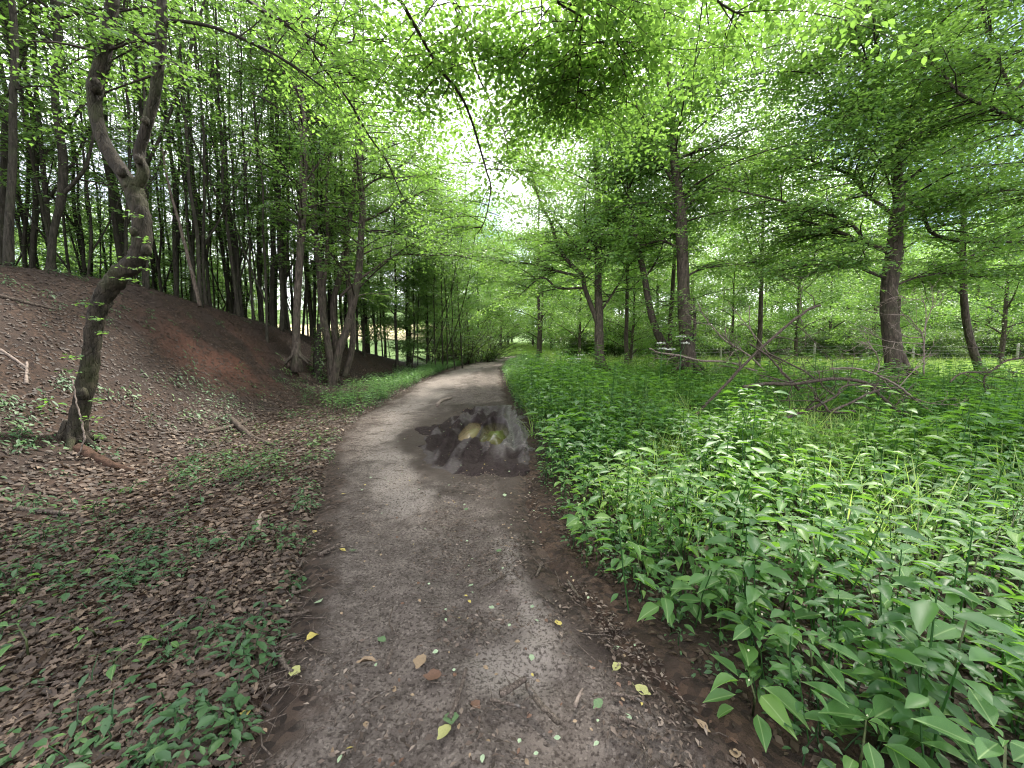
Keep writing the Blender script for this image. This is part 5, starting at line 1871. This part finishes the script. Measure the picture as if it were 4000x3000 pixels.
def fallen_leaf(u, v, col, px, label, rng, curl=.3):
    p = gp(u, v)
    p[2] = (base(p[1]) if np.interp(p[1], PY, PL) < p[0] < np.interp(p[1], PY, PR) else p[2])
    L = px / FPX * proj(p)[2] * .68
    tv, tf, ta = template([(.06, .10), (.20, .34), (.34, .46), (.50, .44), (.64, .40), (.80, .24), (.92, .10)], 0, 0)
    tv = tv.copy()
    tv[:, 1] *= rng.uniform(.55, .9)
    tv[:, 1] += .05 * np.sin(tv[:, 0] * 14) * (np.abs(tv[:, 1]) > .01) * np.sign(tv[:, 1])
    tv[:, 2] = curl * tv[:, 1] ** 2 * 1.8 + rng.uniform(-.1, .3) * (tv[:, 0] - .5) ** 2 + rng.normal(0, .012, len(tv)) + .04
    tv[:, 0] -= .5
    if curl > .9:      # rolled into a tube
        ang = tv[:, 1] * 6.0
        tv[:, 1], tv[:, 2] = .13 * np.sin(ang), .13 - .13 * np.cos(ang) + .02
    # tapering stalk
    tb = Tubes()
    tb.add([(-.72, rng.normal(0, .06), .03), (-.6, 0, .05), (-.5, 0, .04)], [.012, .014, .016], 4)
    V2, F2 = tb.arrays()
    me = mesh('fallen_leaf', np.vstack([tv, V2]), np.vstack([tf, F2 + len(tv)]), LM[col], smooth=True)
    o = obj('fallen_leaf', me)
    o.location = (p[0], p[1], p[2] + .004)
    o.rotation_euler = (rng.normal(0, .15), rng.normal(0, .15), rng.uniform(0, 6.28))
    o.scale = (L, L, L)
    return tag(o, label, 'leaf', 'fallen leaves on the ground')


rngL = np.random.default_rng(55)
for (u, v, c, px, cu, lab) in [
    (1205, 1388, 'yellow', 30, .2, 'clear yellow leaf lying alone right of the pale sandy patch'),
    (528, 1548, 'yellow', 42, .3, 'yellow leaf at the lower left edge of the path'),
    (678, 1418, 'yellow', 44, .8, 'curled yellow leaf left of the path centre'),
    (640, 1492, 'olive', 46, .3, 'yellow and green leaf at the end of the thin stick left of centre'),
    (1388, 1533, 'olive', 52, .3, 'large olive yellow leaf on the right of the path'),
    (1518, 1582, 'tan', 46, .5, 'golden tan leaf on the dark soil at the lower right'),
    (1590, 1625, 'tan', 44, .4, 'tan leaf lowest at the right beside the bed'),
    (792, 1476, 'tan', 62, 1.2, 'tan leaf rolled into a tube left of the path centre'),
    (908, 1478, 'tan', 62, .7, 'dry curled leaf with ragged edge in the middle of the path'),
    (935, 1512, 'brown', 60, .4, 'reddish brown crumpled leaf below the curled dry leaf'),
    (1028, 1578, 'brown', 40, .6, 'red brown folded leaf left of the two crossed sticks'),
    (975, 1612, 'green', 62, .4, 'dark green leaf near the bottom of the path'),
    (960, 1640, 'olive', 56, .5, 'withered olive leaf under the dark green leaf'),
    (690, 1336, 'pale', 40, .3, 'pale green leaf in front of the dark stick'),
    (378, 1535, 'brown', 52, .6, 'orange brown dead leaf among the litter at the lower left'),
    (825, 1425, 'green', 34, .4, 'small dark green leaf with a long stalk in the path'),
    (1018, 1300, 'pale', 24, .2, 'small pale green leaf on the sandy patch'),
    (1062, 1352, 'pale', 22, .3, 'little pale leaf on the sandy patch right of centre'),
    (1330, 1423, 'pale', 24, .2, 'round pale leaf near the dark soil edge'),
    (1332, 1482, 'olive', 34, .5, 'narrow folded leaf pointing down the right side of the path'),
    (1148, 1468, 'pale', 28, .5, 'crumpled pale leaf between the yellow leaf and the crossed sticks'),
    (1358, 1606, 'pale', 26, .1, 'oval light green leaf at the lower right of the path'),
    (1290, 1575, 'green', 44, .5, 'mottled green leaf right of the crossed sticks'),
    (395, 1612, 'green', 36, .2, 'smooth green leaf at the lower left corner of the path'),
    (1078, 1222, 'green', 22, .4, 'small dark green leaf right of the track middle'),
    (742, 1218, 'yellow', 20, .3, 'small yellow leaf at the left wheel track'),
    (625, 1024, 'yellow', 22, .2, 'yellow leaf at the left path edge below the bank'),
    (680, 1163, 'yellow', 18, .3, 'tiny yellow leaf beside a short stick at the left path side'),
    (740, 1090, 'yellow', 16, .4, 'tiny yellow leaf on the left wheel track'),
    (1007, 1125, 'green', 16, .3, 'tiny green leaf on the track between mud and sandy patch'),
    (1090, 1092, 'pale', 18, .2, 'tiny pale leaf on the damp right track'),
    (765, 1220, 'green', 22, .4, 'small green leaf next to the yellow leaf on the left wheel track'),
]:
    fallen_leaf(u, v, c, px, lab, rngL, cu)


def ground_pt(u, v):
    p = gp(u, v)
    if np.interp(p[1], PY, PL) < p[0] < np.interp(p[1], PY, PR):
        p[2] = float(base(p[1])) + .0
    return p


def stick(pts, wpx, label, mat='stick', name='stick', taper=.6, lift=.3):
    Q = []
    for i, (u, v) in enumerate(pts):
        p = ground_pt(u, v)
        d = proj(p)[2]
        r_ = wpx / FPX * d / 2 * (1 - (1 - taper) * i / (len(pts) - 1))
        Q.append([p[0], p[1], p[2] + r_ * lift + .004, r_])
    S = smooth_line(Q, 5 * len(Q))
    S[:, :2] += rngL.normal(0, .0015, (len(S), 2))
    b0 = S[0, :3].copy()
    tb = Tubes()
    tb.add(S[:, :3] - b0, S[:, 3], 9, rough=.07, rng=rngL)
    o = obj(name, tb.mesh(name, M[mat]))
    o.location = tuple(b0)
    return tag(o, label, 'stick', 'sticks lying on the ground')


stick([(1080, 1556), (1108, 1540), (1135, 1521)], 15, 'thick grey stick, upper of the two crossed sticks at the bottom of the path', lift=.8, taper=.85)
stick([(1138, 1536), (1160, 1570), (1185, 1598), (1206, 1622)], 13, 'long grey stick, lower of the two crossed sticks at the bottom of the path', lift=.8, taper=.9)
stick([(1060, 1565), (1100, 1575), (1140, 1585)], 8, 'thin dark twig beneath the two crossed sticks')
stick([(972, 1608), (990, 1560), (1008, 1492)], 12, 'pale straight stick beside the reddish brown leaf')
stick([(606, 1432), (618, 1468), (634, 1488)], 10, 'brown stick pointing at the yellow and green leaf')
stick([(606, 1330), (640, 1343), (674, 1352)], 10, 'dark tapered stick on the left side of the path', 'dead_wood')
stick([(634, 1272), (640, 1288), (690, 1291)], 9, 'crooked dark stick with a bent end on the left side of the path', 'dead_wood')
stick([(545, 1240), (590, 1248), (640, 1232), (655, 1215)], 6, 'thin twig lying across the left wheel track')
stick([(690, 1225), (725, 1212)], 9, 'short brown stick near the small yellow leaf on the left wheel track')
stick([(835, 1490), (845, 1460), (848, 1450)], 10, 'short greyish stick right of the rolled tan leaf')
stick([(850, 1404), (842, 1386), (850, 1350)], 4, 'thin twig joined to the dark green leaf stalk', 'dead_wood')
stick([(1090, 1278), (1050, 1300), (1035, 1315)], 5, 'thin dark twig right of the sandy patch', 'dead_wood')
stick([(1226, 1262), (1252, 1300)], 8, 'dark straight stick at the right path edge by the herbs', 'dead_wood')
stick([(1170, 1240), (1158, 1280)], 7, 'pale brown stick standing out on the damp right track')
stick([(1160, 1318), (1198, 1345)], 5, 'thin dark twig above the clear yellow leaf', 'dead_wood')
stick([(1185, 1370), (1200, 1390)], 4, 'short dark twig beside the clear yellow leaf', 'dead_wood')
stick([(1240, 1580), (1258, 1540)], 9, 'flat tan stick fragment right of the lower crossed stick', 'pale_wood')
stick([(1320, 1552), (1360, 1558), (1390, 1570)], 9, 'grey stick half sunk in the soil at the lower right')
stick([(1335, 1605), (1380, 1625), (1415, 1640)], 10, 'grey stick under the oval light green leaf')
stick([(880, 1645), (905, 1600)], 7, 'thin stick near the bottom left of the path centre')
stick([(556, 1145), (562, 1115), (568, 1105)], 10, 'short bent stick at the left path edge', 'pale_wood')
stick([(270, 1215), (320, 1205), (380, 1195)], 14, 'dark rotten stick among the ground cover on the left', 'dead_wood')
stick([(225, 1212), (250, 1200), (280, 1190)], 8, 'pale stick above the dark rotten stick on the left', 'pale_wood')
stick([(18, 1095), (75, 1100), (160, 1108)], 12, 'long brown stick at the left frame edge in the ground cover')
stick([(20, 1392), (80, 1375)], 6, 'thin pale stick at the lower left frame edge', 'pale_wood')
stick([(418, 1228), (442, 1212), (455, 1205)], 9, 'grey stick at the left border of the path', 'stick')
stick([(445, 935), (520, 915), (540, 905)], 10, 'brown branch lying in the litter below the bank', 'dead_wood')
stick([(500, 905), (540, 940), (590, 960)], 12, 'red brown rotten branch below the bank', 'dead_wood')
stick([(0, 755), (30, 775), (60, 795)], 7, 'pale stick lying on the bank at the left frame edge', 'pale_wood')
stick([(56, 830), (58, 780)], 7, 'short pale stick standing on the bank left of the curved tree', 'pale_wood')
stick([(945, 915), (955, 900), (975, 888)], 9, 'pale forked stick lying on the churned mud', 'pale_wood', lift=4)
stick([(0, 640), (60, 655), (120, 668)], 9, 'dark branch lying high on the bank at the left frame edge', 'dead_wood')
# mossy red brown rotten log below the curved tree
stick([(165, 968), (200, 985), (245, 1005), (285, 1018)], 26, 'reddish rotten log lying below the foot of the curved tree', 'rotten', 'rotten_log', .55, .0)
print('objects', len(bpy.data.objects), 'tris', sum(len(m.polygons) for m in bpy.data.meshes))
